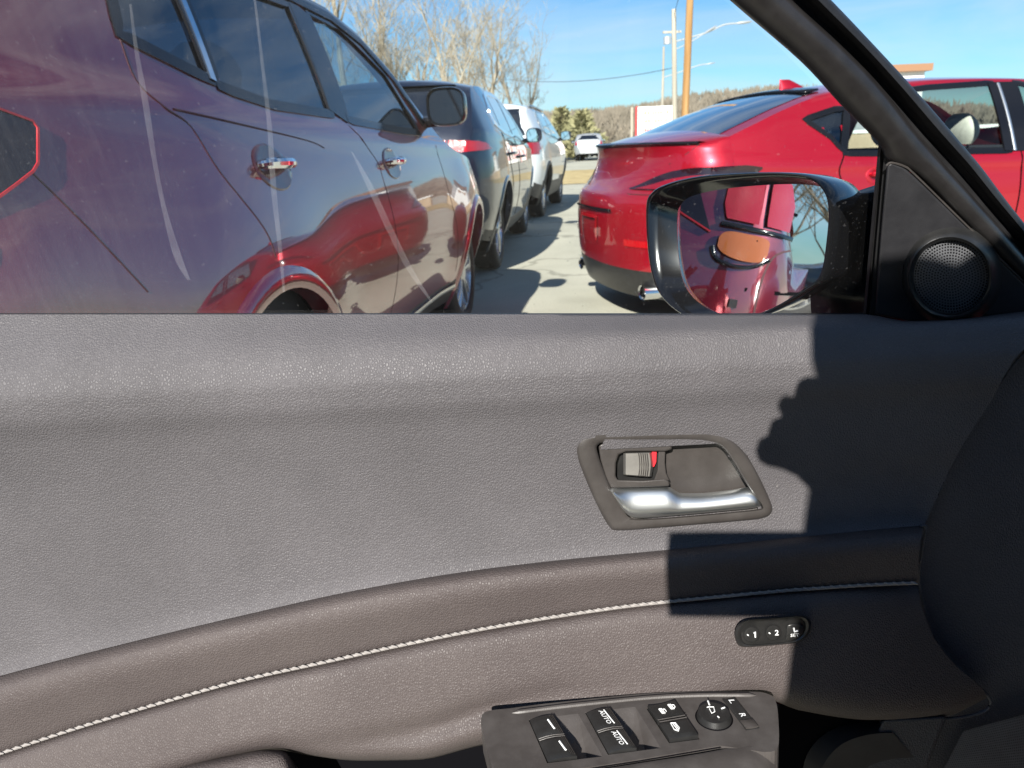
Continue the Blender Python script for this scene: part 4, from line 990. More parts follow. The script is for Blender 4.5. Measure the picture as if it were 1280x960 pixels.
# inner back of the pocket, dark
mkgrid('door_pocket', [[P(x, py, .60 + .01 * math.sin(x * .01)) for x in range(-220, 1140, 40)] for py in (880, 920, 960, 1010, 1100, 1200)], M['matte'], door)
ped = smooth_poly([(1000, 985), (1008, 945), (1030, 918), (1062, 905), (1096, 902)], 6, False)
mkgrid('pocket_liner', [[P(x, y, .59), P(x + 20, y + 14, .572), P(x + 60, y + 60, .575)] for x, y in [tuple(p) for p in ped]], M['trim_dark'], door)
pl = [(1103, 899), (1184, 895), (1172, 925), (1150, 985), (1070, 985)]
prism('pocket_edge', pl, lambda p: P(p[0], p[1], .574), lambda p: P(p[0], p[1], .605), leather('pocket_grain', (.05, .05, .055), (.06, .06, .064), 330, .5), door, bevel=.004)
# grab handle block lower left
rows = []
for t in (0, .08, .2, .4, .7, 1.0):
    rr_ = []
    for k in range(31):
        a = k / 30; x = lerp(150, 372, a); top_ = curve([(150, 985), (205, 962), (290, 944), (335, 937), (355, 938), (372, 958)])(x)
        rr_.append(P(x + t * 16 * a, top_ + t * 60, curve([(0, .556), (.08, .541), (.2, .533), (.4, .527), (1, .515)])(t) + .03 * max(0, (a - .9) / .1) ** 2))
    rows.append(rr_)
mkgrid('grab_handle', rows, M['leather_lo'], door, angle=70)

# switch panel -----------------------------------------------------
Pa, Pb, Pc = at(610, 890, .535), at(955, 868, .535), at(780, 960, .458)
pn = (Pb - Pa).cross(Pc - Pa).normalized(); pn = pn if pn.z > 0 else -pn
def Q(px, py, h=0.0):
    r = ray(px, py); t = (Pa - CAM).dot(pn) / r.dot(pn); return CAM + r * t + pn * h - D0
sp = empty('switch_panel', (0, 0, 0), 0, door)
well1 = [(660.5, 899.5), (722.5, 892), (753, 945.5), (684, 954)]
well2 = [(731, 890.5), (794, 883.5), (826, 935), (760, 943.5)]
lockr = [(807.5, 885), (843.5, 877), (875, 924), (836.5, 929)]
outl = [tuple(p) for p in smooth_poly([(601, 905), (606, 890), (640, 885), (700, 877.5), (820, 866), (930, 864.5), (957, 866.5), (969, 875), (973, 900), (972, 935), (955, 940)], 4, False)] + [(900, 932), (800, 949), (690, 966), (630, 975), (619, 975)]
allv = [[Vector((*p, 0)) for p in outl], [Vector((*p, 0)) for p in well1], [Vector((*p, 0)) for p in well2], [Vector((*p, 0)) for p in lockr]]
tris = tessellate_polygon(allv); flat = [p for l_ in allv for p in l_]
V_ = [Q(p.x, p.y) for p in flat]; F_ = [tuple(t) for t in tris]
nO = len(outl); b0 = len(V_); V_ += [Q(p[0], p[1], -.03) for p in outl]; F_ += [(i, (i + 1) % nO, b0 + (i + 1) % nO, b0 + i) for i in range(nO)]
off_ = nO
for w4 in (well1, well2, lockr):
    b1 = len(V_); V_ += [Q(p[0], p[1], -.012) for p in w4]; F_ += [(off_ + i, off_ + (i + 1) % 4, b1 + (i + 1) % 4, b1 + i) for i in range(4)]; off_ += 4
mk('plate', V_, F_, M['switch_plate'], sp, smooth=False)
# raised lip along the plate's far edge
lipp = [(640, 892), (700, 884.5), (760, 878), (820, 872.5), (880, 870), (945, 870)]
MB().tube([Q(x, y, .0006) for x, y in [tuple(p) for p in smooth_poly(lipp, 5, False)]], [.0003] + [.0022] * 24 + [.0003], 8).build('plate_lip', M['switch_plate'], sp)
# armrest nose below the plate's seam
nose = []
for t in (0, .04, .12, .3, .6, 1):
    rr_ = []
    for k in range(41):
        x = lerp(610, 973, k / 40); y0 = curve([(610, 977), (690, 965), (800, 948), (900, 931.5), (955, 918), (973, 905)])(x)
        rr_.append(Q(x - t * 6 * (k / 40) ** 3, y0 + 1.5 + t * 75, curve([(0, -.012), (.04, -.001), (.12, .0005), (.3, -.001), (.6, -.006), (1, -.02)])(t) - .012 * max(0, (k - 36) / 4) ** 2))
    nose.append(rr_)
mkgrid('armrest_nose', nose, M['switch_plate'], door, angle=60)
MB().tube([Q(x, y, -.0015) for x, y in ((690, 966), (800, 949), (900, 932), (955, 918))], .0007, 6).build('plate_gap', M['matte'], sp)
def quad(p, u, v): return (lerp(lerp(p[0][0], p[1][0], u), lerp(p[3][0], p[2][0], u), v), lerp(lerp(p[0][1], p[1][1], u), lerp(p[3][1], p[2][1], u), v))
def keycap(name, p4, h0, h1, m, bow=.0, n=8, parent=None, bev=.0012):
    rows_ = []
    for i in range(n + 1):
        v = i / n; r_ = []
        for k in range(n + 1):
            u = k / n; e = min(u, 1 - u, v, 1 - v); x, y = quad(p4, u, v)
            r_.append(Q(x, y, lerp(h0, h1, u) + bow * (u * (1 - u) * 4) - (0 if e > 0 else .0012)))
        rows_.append(r_)
    o = mkgrid(name, rows_, m, parent or sp, angle=80)
    ring = [rows_[0][k] for k in range(n)] + [rows_[i][n] for i in range(n)] + [rows_[n][n - k] for k in range(n)] + [rows_[n - i][0] for i in range(n)]
    lo = [p - pn * .012 for p in ring]
    mkgrid('switch_side', [ring + [ring[0]], lo + [lo[0]]], m, o, smooth=False)
    return o
def mark(p4, segs, h, m, parent, r=.0006, hh=None, bow=0, name='marking'):
    """flat print: strokes in (u,v) of a key"""
    mb_ = MB()
    for s_ in segs:
        pts = []
        for (u, v) in s_: x, y = quad(p4, u, v); pts.append(Q(x, y, (lerp(hh[0], hh[1], u) if hh else h) + bow * u * (1 - u) * 4 + .0002))
        mb_.tube(pts, r, 5)
    return mb_.build(name, m, parent)
def maptext(word, fn, m, parent, name='lettering', lift=None):
    """flat print: glyphs in a unit box (x 0..1 along the word, y 0..1 cap height) laid on a surface by fn"""
    cu = bpy.data.curves.new(name, 'FONT'); cu.body = word; cu.size = 1; cu.resolution_u = 2; cu.offset = .012
    t = bpy.data.objects.new('t', cu); COL.objects.link(t)
    me = bpy.data.meshes.new_from_object(t.evaluated_get(bpy.context.evaluated_depsgraph_get())); bpy.data.objects.remove(t)
    x0, x1 = min(v.co.x for v in me.vertices), max(v.co.x for v in me.vertices); y0, y1 = min(v.co.y for v in me.vertices), max(v.co.y for v in me.vertices)
    for v in me.vertices: v.co = fn((v.co.x - x0) / (x1 - x0), (v.co.y - y0) / (y1 - y0))
    me.materials.clear(); me.materials.append(m); o = bpy.data.objects.new(name, me); COL.objects.link(o); o.parent = parent; return o
AUTO = dict(A=[[(0, 0), (.5, 1), (1, 0)], [(.25, .4), (.75, .4)]], U=[[(0, 1), (0, .2), (.3, 0), (.7, 0), (1, .2), (1, 1)]], T=[[(0, 1), (1, 1)], [(.5, 1), (.5, 0)]], O=[[(.5, 0), (0, .3), (0, .7), (.5, 1), (1, .7), (1, .3), (.5, 0)]])
for wi, w4 in enumerate((well1, well2)):
    # sloping finger recess
    A_, B_, C_, D_ = w4
    mid_t, mid_b = quad(w4, .5, 0), quad(w4, .55, 1)
    deep = [quad(w4, .56, .50), quad(w4, .74, .40), quad(w4, .80, .78), quad(w4, .60, .98)]
    Vr = [Q(*quad(w4, .36, 0)), Q(*B_), Q(*C_), Q(*quad(w4, .5, 1), -.010), Q(*deep[0], -.011), Q(*deep[1], -.009), Q(*deep[2], -.010), Q(*deep[3], -.011)]
    mk('finger_recess', Vr, [(0, 1, 5, 4), (1, 2, 6, 5), (2, 3, 7, 6), (4, 5, 6, 7)], M['switch_plate'], sp, smooth=False)
    k1 = [quad(w4, .015, .02), quad(w4, .50, .01), quad(w4, .53, .475), quad(w4, .015, .475)]
    k2 = [quad(w4, .015, .515), quad(w4, .53, .515), quad(w4, .55, .98), quad(w4, .02, .98)]
    for kk in (k1, k2):
        o = keycap('window_switch', kk, .0015, .0035, M['black'], .0014)
        MB().tube([Q(*quad(kk, u, 0 if kk is k2 else 1), lerp(.0015, .0035, u) + .0014 * u * (1 - u) * 4 - .0004) for u in (.03, .3, .6, .97)], .0005, 5).build('edge_line', M['bezel'], o)
        for q in (.80, .86, .92):
            mark(kk, [[(q + .03 * v, v) for v in (.06, .35, .65, .94)]], 0, M['bezel'], o, .00018, (.0015, .0035), .0014, 'rib')
        if wi == 0: mark(kk, [[(.66, .28), (.72, .74)]], 0, M['white_print'], o, .0009, (.0015, .0035), .0014)
        else:
            mark(kk, [[(.67, .15), (.745, .85)]], 0, M['white_print'], o, .0006, (.0015, .0035), .0014)
            def fa(x, y, kk=kk):
                v = .15 + .70 * x; u = .44 + .17 * y + .075 * (v - .15); X, Y = quad(kk, u, v); return Q(X, Y, lerp(.0015, .0035, u) + .0056 * u * (1 - u) + .0004)
            maptext('AUTO', fa, M['white_print'], o)
l1 = [quad(lockr, .03, .03), quad(lockr, .97, .03), quad(lockr, .97, .46), quad(lockr, .03, .46)]
l2 = [quad(lockr, .03, .52), quad(lockr, .97, .52), quad(lockr, .97, .97), quad(lockr, .03, .97)]
for kk, sm in ((l1, 0), (l2, 1)):
    o = keycap('lock_switch', kk, .0045, .0045, M['black'], -.0010 if sm == 0 else 0)
    def padlock(u, v, shackle): 
        b = [(u, v), (u + .10, v + .02), (u + .12, v + .30), (u + .02, v + .28), (u, v)]
        return [b, [(u + .05, v + .02), (u + .07, v + .27)], [(u + .12, v + .06), (u + .19, v + .08), (u + .19, v + .22), (u + .13, v + .25)][:(4 if shackle else 3)]]
    if sm == 0: mark(kk, padlock(.28, .36, False) + padlock(.66, .22, True), .0046 - .0008, M['white_print'], o, .00042)
    else: mark(kk, [[(.34, .2), (.5, .24), (.52, .55), (.42, .72), (.32, .6), (.34, .2)], [(.40, .25), (.42, .68)], [(.46, .25), (.47, .6)]], .0047, M['white_print'], o, .00042)
    MB().tube([Q(*quad(kk, u, 1 if sm == 0 else 0), .0042) for u in (.02, .5, .98)], .0006, 5).build('edge_line', M['bezel'], o)
# mirror adjuster knob
kc = Q(892.5, 897.5); ex = (Q(893.5, 897.5) - kc).normalized(); ey = pn.cross(ex)
rK = (Q(912, 896) - kc).length
rows_ = []
for r_, h_ in ((1.10, .0), (1.08, .0015), (1.0, .0042), (.97, .0055), (.86, .0058), (.55, .0050), (.02, .0048)):
    rows_.append([kc + (ex * math.cos(a) + ey * math.sin(a)) * rK * r_ + pn * h_ for a in [2 * math.pi * k / 36 for k in range(36)]])
kn = mkgrid('mirror_knob', rows_, M['black'], sp, closed=True, angle=40)
MB().tube([kc + (ex * math.cos(a) + ey * math.sin(a)) * rK * 1.13 + pn * .0002 for a in [2 * math.pi * k / 36 for k in range(37)]], .0006, 5).build('knob_gap', M['matte'], sp)
def kmark(segs, r=.0006, name='marking'):
    mb_ = MB()
    for s_ in segs: mb_.tube([Q(580 + x / 2.667, 740 + y / 2.667, .0060) for x, y in s_], r, 5)
    return mb_.build(name, M['white_print'], kn)
kmark([[(813, 382), (818, 395)], [(858, 408), (869, 404)], [(846, 434), (850, 438)]], .0007)
kmark([[(815, 402), (832, 402), (836, 418), (826, 424), (818, 408)], [(815, 402), (810, 404)]], .00045)
# left / right mirror selector
sl = [(903, 874.5), (918, 871.5), (949, 910.5), (932.5, 913)]
o = keycap('mirror_selector', sl, .0022, .0022, M['black'], -.0008, 8)
def fsel(v0):
    def f(x, y): X, Y = quad(sl, .30 + .42 * y, v0 + .115 * x + .02 * y); return Q(X, Y, .0019)
    return f
maptext('L', fsel(.09), M['white_print'], o); maptext('R', fsel(.53), M['white_print'], o)
sl2 = [quad(sl, .02, .74), quad(sl, .98, .74), quad(sl, .98, .985), quad(sl, .02, .985)]
keycap('selector_end', sl2, .0032, .0032, M['bezel'], 0, 4)

# seat memory switch -----------------------------------------------------
YM = .5515
mem = empty('seat_memory_switch', (0, 0, 0), 0, door)
def MP(cx, cy, h=0): return P(900 + cx / 9.846, 750 + cy / 9.846, YM - h)
cap = [tuple(p) for p in smooth_poly([(180, 440), (200, 340), (260, 270), (360, 236), (560, 222), (800, 204), (980, 190), (1080, 215), (1122, 290), (1110, 380), (1050, 465), (940, 525), (760, 550), (500, 572), (300, 580), (215, 545)], 4)]
cc = Vector((650, 385)); rows_ = []
for k, h in ((1.0, -.004), (1.0, .002), (.975, .005), (.93, .0065), (.86, .0055), (.83, .0035), (.4, .0035), (.02, .0035)):
    rows_.append([MP(*(cc + (Vector(p) - cc) * k), h) for p in cap])
mkgrid('housing', rows_, M['black'], mem, closed=True, angle=45)
for bx, by, dg in ((392, 428, '1'), (658, 405, '2')):
    rows_ = []
    for k, h in ((1.12, .0025), (1.08, .0042), (1.0, .0042), (.95, .0062), (.7, .0066), (.02, .0060)):
        rows_.append([MP(bx + 98 * k * math.cos(a), by + 98 * k * math.sin(a), h) for a in [2 * math.pi * i / 28 for i in range(28)]])
    bt = mkgrid('button', rows_, M['black'], mem, closed=True, angle=40)
    MB().tube([MP(bx - 58, by - 4, .0066), MP(bx - 42, by + 8, .0066)], .0006, 6).build('marking', M['white_print'], bt)
    if dg == '1':
        m1_ = MB()
        m1_.tube([MP(bx + 26, by - 18, .0070), MP(bx + 42, by - 34, .0070), MP(bx + 42, by + 30, .0070)], .0007, 6); m1_.build('lettering', M['white_print'], bt); continue
    maptext(dg, lambda x, y, bx=bx, by=by, dg=dg: MP(bx + 18 + (24 if dg == '1' else 46) * x, by + 30 - 66 * y, .0070), M['white_print'], bt)
sq = [tuple(p) for p in smooth_poly([(835, 312), (990, 302), (1035, 330), (1030, 400), (985, 460), (920, 490), (812, 495), (815, 420)], 3)]
rows_ = [[MP(*(Vector((925, 400)) + (Vector(p) - Vector((925, 400))) * k), h) for p in sq] for k, h in ((1, .003), (.98, .0052), (.9, .0056), (.02, .0056))]
bt = mkgrid('button', rows_, M['black'], mem, closed=True, angle=40)
mb_ = MB()
mb_.tube([MP(908, 345, .0060), MP(916, 388, .0060), MP(958, 378, .0060)], .0008, 6)
maptext('SET', lambda x, y: MP(868 + 104 * x, 456 - 9 * x - 38 * y, .0060), M['white_print'], bt)
mb_.build('marking', M['white_print'], bt)

# inner door handle -----------------------------------------------------
YH = .5985
ih = empty('inner_handle', (0, 0, 0), 0, door)
def HP(cx, cy, h=0): return P(700 + cx / 4.267, 520 + cy / 4.267, YH - h)
outer = [(85, 185), (108, 122), (170, 95), (330, 90), (500, 84), (680, 85), (800, 92), (905, 122), (985, 195), (1060, 320), (1122, 455), (1130, 510), (1080, 545), (900, 565), (700, 581), (500, 598), (310, 610), (262, 588), (200, 480), (130, 320)]
inner = [(197, 180), (205, 152), (240, 142), (420, 136), (590, 132), (720, 132), (800, 140), (862, 165), (920, 240), (985, 350), (1040, 430), (1076, 482), (1050, 497), (880, 515), (620, 538), (500, 546), (395, 546), (350, 520), (275, 390), (225, 270)]
oS, iS = smooth_poly(outer, 5), smooth_poly(inner, 5)
rows_ = []
for k, h in ((0, -.004), (0, .0018), (.06, .0038), (.18, .005), (.5, .0052), (.85, .0045), (1.0, .002), (1.0, -.016)):
    rows_.append([HP(*(oS[i].lerp(iS[i], k)), h) for i in range(len(oS))])
mkgrid('bezel', rows_, M['bezel'], ih, closed=True, angle=50)
cI = Vector((650, 330))
cupr = [[HP(*(cI + (p - cI) * k), h) for p in iS] for k, h in ((1.02, -.015), (.95, -.0165), (.6, -.0175), (0, -.017))]
mkgrid('recess', cupr, M['bezel'], ih, closed=True, angle=60, merge=1e-6)
# lock housing: C-shaped frame around the toggle
fo = [(205, 160), (225, 148), (400, 140), (585, 134), (598, 150), (596, 178), (560, 188), (350, 190), (312, 205), (298, 250), (296, 320), (308, 342), (440, 345), (560, 335), (583, 350), (585, 374), (420, 380), (270, 385), (245, 330), (215, 230)]
prism('lock_housing', fo, lambda p: HP(p[0], p[1], .0015), lambda p: HP(p[0], p[1], -.016), M['bezel'], ih, bevel=.0016)
prism('lock_back', [(290, 180), (600, 180), (560, 200), (566, 300), (590, 350), (290, 350)], lambda p: HP(p[0], p[1], -.010), lambda p: HP(p[0], p[1], -.016), M['black'], ih, smooth=False)
prism('lock_post', [(525, 182), (562, 182), (560, 250), (566, 300), (584, 345), (500, 345), (520, 290)], lambda p: HP(p[0], p[1], -.003), lambda p: HP(p[0], p[1], -.014), M['bezel'], ih, bevel=.001)
rows_ = []
for k in range(13):
    t = k / 12; cx = lerp(338, 488, t); h = .0035 + .0035 * math.sin(math.pi * (.1 + .8 * t)) - (.008 if k in (0, 12) else 0)
    rows_.append([HP(cx + (8 if t > .5 else 0) * math.sin(math.pi * v), lerp(196 - 4 * t, 316 + 12 * t, v), h - (.006 if v in (0, 1) else 0)) for v in (0, .04, .2, .4, .6, .8, .96, 1)])
tg = mkgrid('lock_toggle', rows_, M['toggle'], ih, angle=40)
for i in range(5):
    cx = 420 + i * 11
    MB().tube([HP(cx + 6 * math.sin(math.pi * v), lerp(200, 318, v), .0076) for v in (.0, .25, .5, .75, 1)], .0005, 5).build('rib', M['bezel'], tg)
prism('lock_indicator', [(490, 190), (515, 192), (513, 245), (502, 270), (488, 272)], lambda p: HP(p[0], p[1], -.0035), lambda p: HP(p[0], p[1], -.010), M['red_mark'], ih, smooth=False)
# satin lever
topc = curve([(262, 384), (300, 379), (420, 378), (570, 376), (600, 388), (640, 411), (720, 412), (900, 396), (1015, 379), (1045, 392), (1072, 470)])
botc = curve([(262, 392), (300, 446), (345, 512), (380, 538), (420, 544), (620, 530), (900, 505), (1030, 492), (1072, 484)])
rows_ = []
for k in range(49):
    t = k / 48; cx = lerp(264, 1071, t); a, b = topc(cx), botc(cx); r_ = []
    for v, h in ((0, -.012), (.0, -.004), (.05, .000), (.2, .0042), (.45, .0085), (.7, .0112), (.88, .0112), (.97, .007), (1.0, .000), (1.0, -.012)):
        r_.append(HP(cx, lerp(a, b, v), h * (1 if 0 < k < 48 else .3) - (.0035 * t)))
    rows_.append(r_)
mkgrid('lever', rows_, M['satin'], ih, angle=60)

# sail panel and tweeter -----------------------------------------------------
def lean(py): return -.16 * (393 - py) / 393
def F(px, py, d=0.0): return P(px, py, .655 + lean(py) * .55 - d)
sail = [(1109, 206), (1116, 203), (1130, 209), (1142, 219), (1200, 275), (1240, 314), (1285, 359), (1345, 420), (1285, 392), (1240, 397), (1180, 401), (1140, 402), (1118, 398), (1094, 393), (1098, 330), (1103, 270)]
sail_o = prism('sail_panel', sail, lambda p: F(p[0], p[1], .020), lambda p: F(p[0], p[1], -.02), M['trim_dark'], door, bevel=.002)
MB().tube([F(x, y, .0195) for x, y in [tuple(p) for p in smooth_poly([(1108, 207), (1114, 203.5), (1130, 208), (1143, 218), (1200, 274), (1240, 313), (1285, 358), (1340, 415)], 5, False)]], .0009, 6).build('panel_edge', M['satin'] if False else M['bezel'], door)
tw = empty('tweeter', (0, 0, 0), 0, door)
def TP(r, a, h, cx=1190, cy=345): return F(cx + r * 1.02 * math.cos(a) - h * 180, cy + r * math.sin(a) + h * 120, .02 + h)
rows_ = []
for r_, h in ((64, -.002), (60, .002), (56, .008), (53, .012), (50.5, .0135), (48, .0125), (46.5, .009), (46, .004)):
    rows_.append([TP(r_, 2 * math.pi * k / 48, h) for k in range(48)])
mkgrid('ring', rows_, M['black'], tw, closed=True, angle=60)
mkgrid('speaker_cone', [[TP(r_, 2 * math.pi * k / 24, .001 - .004 * (1 - r_ / 46)) for k in range(24)] for r_ in (46, 20, .5)], M['matte'], tw, closed=True)
gr = MB()
def perforate(mb_, corner, nu, nv, hole=.62):
    """each cell becomes a frame with an open hole"""
    for i in range(nu):
        for j in range(nv):
            c4 = corner(i, j); c_ = sum(c4, Vector()) / 4; b = [c_ + (p - c_) * hole for p in c4]
            mb_.add(c4 + b, [(0, 1, 5, 4), (1, 2, 6, 5), (2, 3, 7, 6), (3, 0, 4, 7)])
NR = 13
for ri in range(NR):
    ra, rb_ = 45.6 * ri / NR + .3, 45.6 * (ri + 1) / NR + .3; nn = max(6, int(2 * math.pi * (ra + rb_) / 2 / 3.5))
    def corner(i, j, ra=ra, rb_=rb_, nn=nn, ri=ri):
        a0, a1 = 2 * math.pi * (i + .5 * (ri % 2)) / nn, 2 * math.pi * (i + 1 + .5 * (ri % 2)) / nn
        dm = lambda r: .0055 + .004 * (1 - (r / 46) ** 2)
        return [TP(ra, a0, dm(ra)), TP(ra, a1, dm(ra)), TP(rb_, a1, dm(rb_)), TP(rb_, a0, dm(rb_))]
    perforate(gr, corner, nn, 1, .60)
o = gr.build('grille', M['grille'], tw, smooth=False); o['kind'] = 'stuff'
# lower speaker mesh in the corner
lm = MB(); U0, V0 = 44, 26
def corner2(i, j):
    def q(a, b):
        x = lerp(lerp(1204, 1168, b), 1300, a); y = lerp(lerp(914, 888, a), 985, b); return P(x, y, .588 - .01 * a)
    return [q(i / U0, j / V0), q((i + 1) / U0, j / V0), q((i + 1) / U0, (j + 1) / V0), q(i / U0, (j + 1) / V0)]
perforate(lm, corner2, U0, V0, .55)
o = lm.build('speaker_grille', M['grille'], door, smooth=False); o['kind'] = 'stuff'

# window frame -----------------------------------------------------
Al = [(700, -197), (820, -85), (912, 0), (1000, 76), (1050, 130), (1097, 178), (1110, 203), (1142, 218), (1200, 274), (1280, 353), (1400, 473), (1450, 523)]
G2 = [(770, -209), (905, -85), (990, 0), (1050, 55), (1098, 104), (1140, 158), (1160, 181), (1183, 208), (1225, 255), (1280, 318), (1400, 455), (1450, 512)]
G1 = [(795, -200), (925, -85), (1010, 0), (1068, 56), (1112, 104), (1156, 156), (1178, 180), (1202, 206), (1238, 249), (1282, 300), (1402, 443), (1452, 500)]
Ol = [(830, -200), (955, -85), (1039, 0), (1096, 60), (1140, 108), (1182, 156), (1203, 181), (1226, 208), (1256, 248), (1290, 291), (1410, 440), (1460, 500)]
def line(pts): return [tuple(p) for p in smooth_poly(pts, 5, False)]
a_l, g2_l, g1_l, o_l = line(Al), line(G2), line(G1), line(Ol)
nF = len(a_l)
def mixp(a, b, t): return (lerp(a[0], b[0], t), lerp(a[1], b[1], t))
rows_ = []
for i in range(nF):
    A_, B_, C_, E_ = a_l[i], g2_l[i], g1_l[i], o_l[i]
    rows_.append([F(*A_, -.02), F(*A_, .012), F(*mixp(A_, B_, .07), .018), F(*mixp(A_, B_, .3), .022), F(*mixp(A_, B_, .6), .0225), F(*mixp(A_, B_, .86), .0185), F(*mixp(A_, B_, .97), .010), F(*B_, -.004)])
mkgrid('window_frame', rows_, M['frame_black'], door, angle=50)
rows_ = []
for i in range(nF):
    B_, C_, E_ = g2_l[i], g1_l[i], o_l[i]
    rows_.append([F(*B_, -.004), F(*mixp(B_, C_, .5), -.006), F(*C_, -.003), F(*mixp(C_, E_, .15), .004), F(*mixp(C_, E_, .45), .008), F(*mixp(C_, E_, .8), .006), F(*mixp(C_, E_, .97), -.002), F(*E_, -.03), F(*mixp(A_ if 0 else B_, C_, .2), -.06)])
mkgrid('frame_seal', rows_, M['rubber'], door, angle=50)
# run channel in front of the glass
chan = []
for py in (176, 200, 230, 270, 310, 350, 396):
    t = (py - 180) / 212; x0 = lerp(1098, 1079, t); x1 = lerp(1111, 1096, t)
    chan.append([F(x0, py, -.012), F(x0, py, .006), F(x0 + 3.5, py, .009), F(x0 + 5, py, .003), F(x0 + 7, py, .003), F(x0 + 8.5, py, .011), F(x1 + 3, py, .012), F(x1 + 3, py, -.02)])
mkgrid('window_channel', chan, M['rubber'], door, angle=40)
# glass
YG = lambda py: .667 + lean(py) * .55
gv = []
for py in (-90, 0, 60, 120, 180, 240, 300, 360, 402):
    xe = curve([(-90, 800), (0, 905), (76, 992), (130, 1044), (178, 1092), (402, 1088)])(py)
    gv.append([P(lerp(-240, xe, k / 12), py, YG(py)) for k in range(13)])
gl = mkgrid('window_glass', gv, M['window'], door)
seal = []
for x in range(-240, 1100, 20): seal.append([P(x, 391.5, .668), P(x, 393.5, .662), P(x, 400, .658), P(x, 424, .664)])
mkgrid('window_seal', seal, M['rubber'], door)
# dried water runs on the glass
smear = bpy.data.materials.new('dried_water'); smear.use_nodes = True; nt = smear.node_tree; nt.nodes.remove(nt.nodes['Principled BSDF'])
t_ = N(smear, 'ShaderNodeBsdfTransparent'); d_ = N(smear, 'ShaderNodeBsdfDiffuse', Color=(.85, .86, .9, 1)); x_ = N(smear, 'ShaderNodeMixShader')
tc = N(smear, 'ShaderNodeTexCoord'); nz = N(smear, 'ShaderNodeTexNoise', Scale=45.0, Detail=3.0); L(smear, tc.outputs['Object'], nz.inputs['Vector'])
mr = N(smear, 'ShaderNodeMapRange'); mr.inputs[1].default_value = .3; mr.inputs[2].default_value = .75; mr.inputs[3].default_value = .03; mr.inputs[4].default_value = .06
L(smear, nz.outputs['Fac'], mr.inputs[0]); L(smear, mr.outputs[0], x_.inputs[0]); L(smear, t_.outputs[0], x_.inputs[1]); L(smear, d_.outputs[0], x_.inputs[2]); L(smear, x_.outputs[0], nt.nodes['Material Output'].inputs[0])
for pts, w_ in (([(163, 5), (170, 60), (182, 130), (193, 200), (205, 260), (222, 320), (236, 350)], [1.5, 2.5, 4, 3, 3, 5, 2]), ([(318, -5), (328, 80), (337, 160), (342, 235), (350, 310), (355, 365)], [1.5, 2, 3, 3.5, 2.5, 1.5]),
                ([(440, 190), (462, 232), (486, 284), (512, 336), (540, 378)], [1, 4, 4.5, 4, 1.5])):
    sp_ = smooth_poly([(*p, w) for p, w in zip(pts, w_)], 6, False)
    mkgrid('water_streak', [[P(p.x - p.z, p.y, YG(p.y) - .001), P(p.x, p.y, YG(p.y) - .0012), P(p.x + p.z, p.y, YG(p.y) - .001)] for p in sp_], smear, gl)
# water droplets on the outside of the glass
dg_ = glass('droplet', (.95, .97, .97), 1.0, 1.9); rn = random.Random(12); db = MB()
for i in range(110):
    px, py = (rn.uniform(700, 1010), rn.uniform(170, 385)) if i < 98 else (rn.uniform(20, 700), rn.uniform(20, 385)); r_ = rn.uniform(.0003, .0009); c_ = P(px, py, YG(py) - .0004); n = 8
    rr_ = [[c_ + Vector((math.cos(2 * math.pi * k / n) * r_ * q, -h * r_, math.sin(2 * math.pi * k / n) * r_ * q)) for k in range(n)] for q, h in ((1, 0), (.8, .45), (.4, .75), (.05, .8))]
    db.add([p for q in rr_ for p in q], grid_faces(4, n, True))
o = db.build('water_droplets', dg_, gl); o['kind'] = 'stuff'

# door mirror -----------------------------------------------------
mc = at(946, 306, .79); mn = Vector((-.872, -.489, .108)).normalized()
def MG(px, py, h=0.0):
    r = ray(px, py); t = (mc - CAM).dot(mn) / r.dot(mn); return CAM + r * t + mn * h - D0
sm_ = empty('side_mirror', (0, 0, 0), 0, door)
rim_o = smooth_poly([(826, 262), (832, 243), (852, 231), (890, 222), (940, 218), (990, 217), (1030, 221), (1050, 234), (1060, 258), (1058, 300), (1050, 345), (1030, 362), (985, 388), (940, 402), (905, 402), (868, 390), (840, 362), (829, 320)], 5)
rim_i = smooth_poly([(848, 272), (853, 256), (866, 246), (900, 238), (945, 233), (990, 231), (1025, 234), (1040, 243), (1046, 262), (1043, 300), (1035, 335), (1018, 352), (985, 374), (945, 392), (912, 394), (880, 382), (858, 358), (849, 320)], 5)
nR = len(rim_o)
cR = sum(rim_o, Vector((0, 0))) / nR
back = Vector((.72, .60, -.05)).normalized()
rows_ = []
for k, h in ((1, -.014), (1, .001), (.92, .006), (.75, .013), (.35, .018), (.12, .022), (0, .024)):
    rows_.append([MG(*rim_o[i].lerp(rim_i[i], 1 - k * 1.0 + 0) if False else MG_xy, h) for MG_xy, i in [((rim_o[i].lerp(rim_i[i], 1 - k)), i) for i in range(nR)]])
ring_rows = rows_
shell = []
for dd, k in ((0.0, 1.0), (.02, 1.0), (.05, .985), (.085, .93), (.115, .82), (.135, .62), (.145, .35), (.147, .02)):
    base_ = [MG(*p, .024) for p in rim_o]; c3 = sum(base_, Vector()) / nR
    shell.append([c3 + (p - c3) * k + back * dd for p in base_])
mr_rows = []
for k, h in ((0.0, .024), (.10, .026), (.25, .025), (.45, .017), (.75, .006), (1.0, -.002)):
    mr_rows.append([MG(*(rim_o[i].lerp(rim_i[i], k)), h) for i in range(nR)])
mkgrid('mirror_housing', list(reversed(mr_rows)) + shell[1:], M['gloss_black_h'] if 'gloss_black_h' in M else M['gloss_black'], sm_, closed=True, angle=60)
ci = sum(rim_i, Vector((0, 0))) / nR
mkgrid('mirror_glass', [[MG(*(ci + (p - ci) * k), 0) for p in rim_i] for k in (1.03, .5, .01)], M['mirror'], sm_, closed=True, smooth=False)
ft = [(1040, 300), (1092, 290), (1092, 400), (1000, 405), (985, 392)]
arm_rows = []
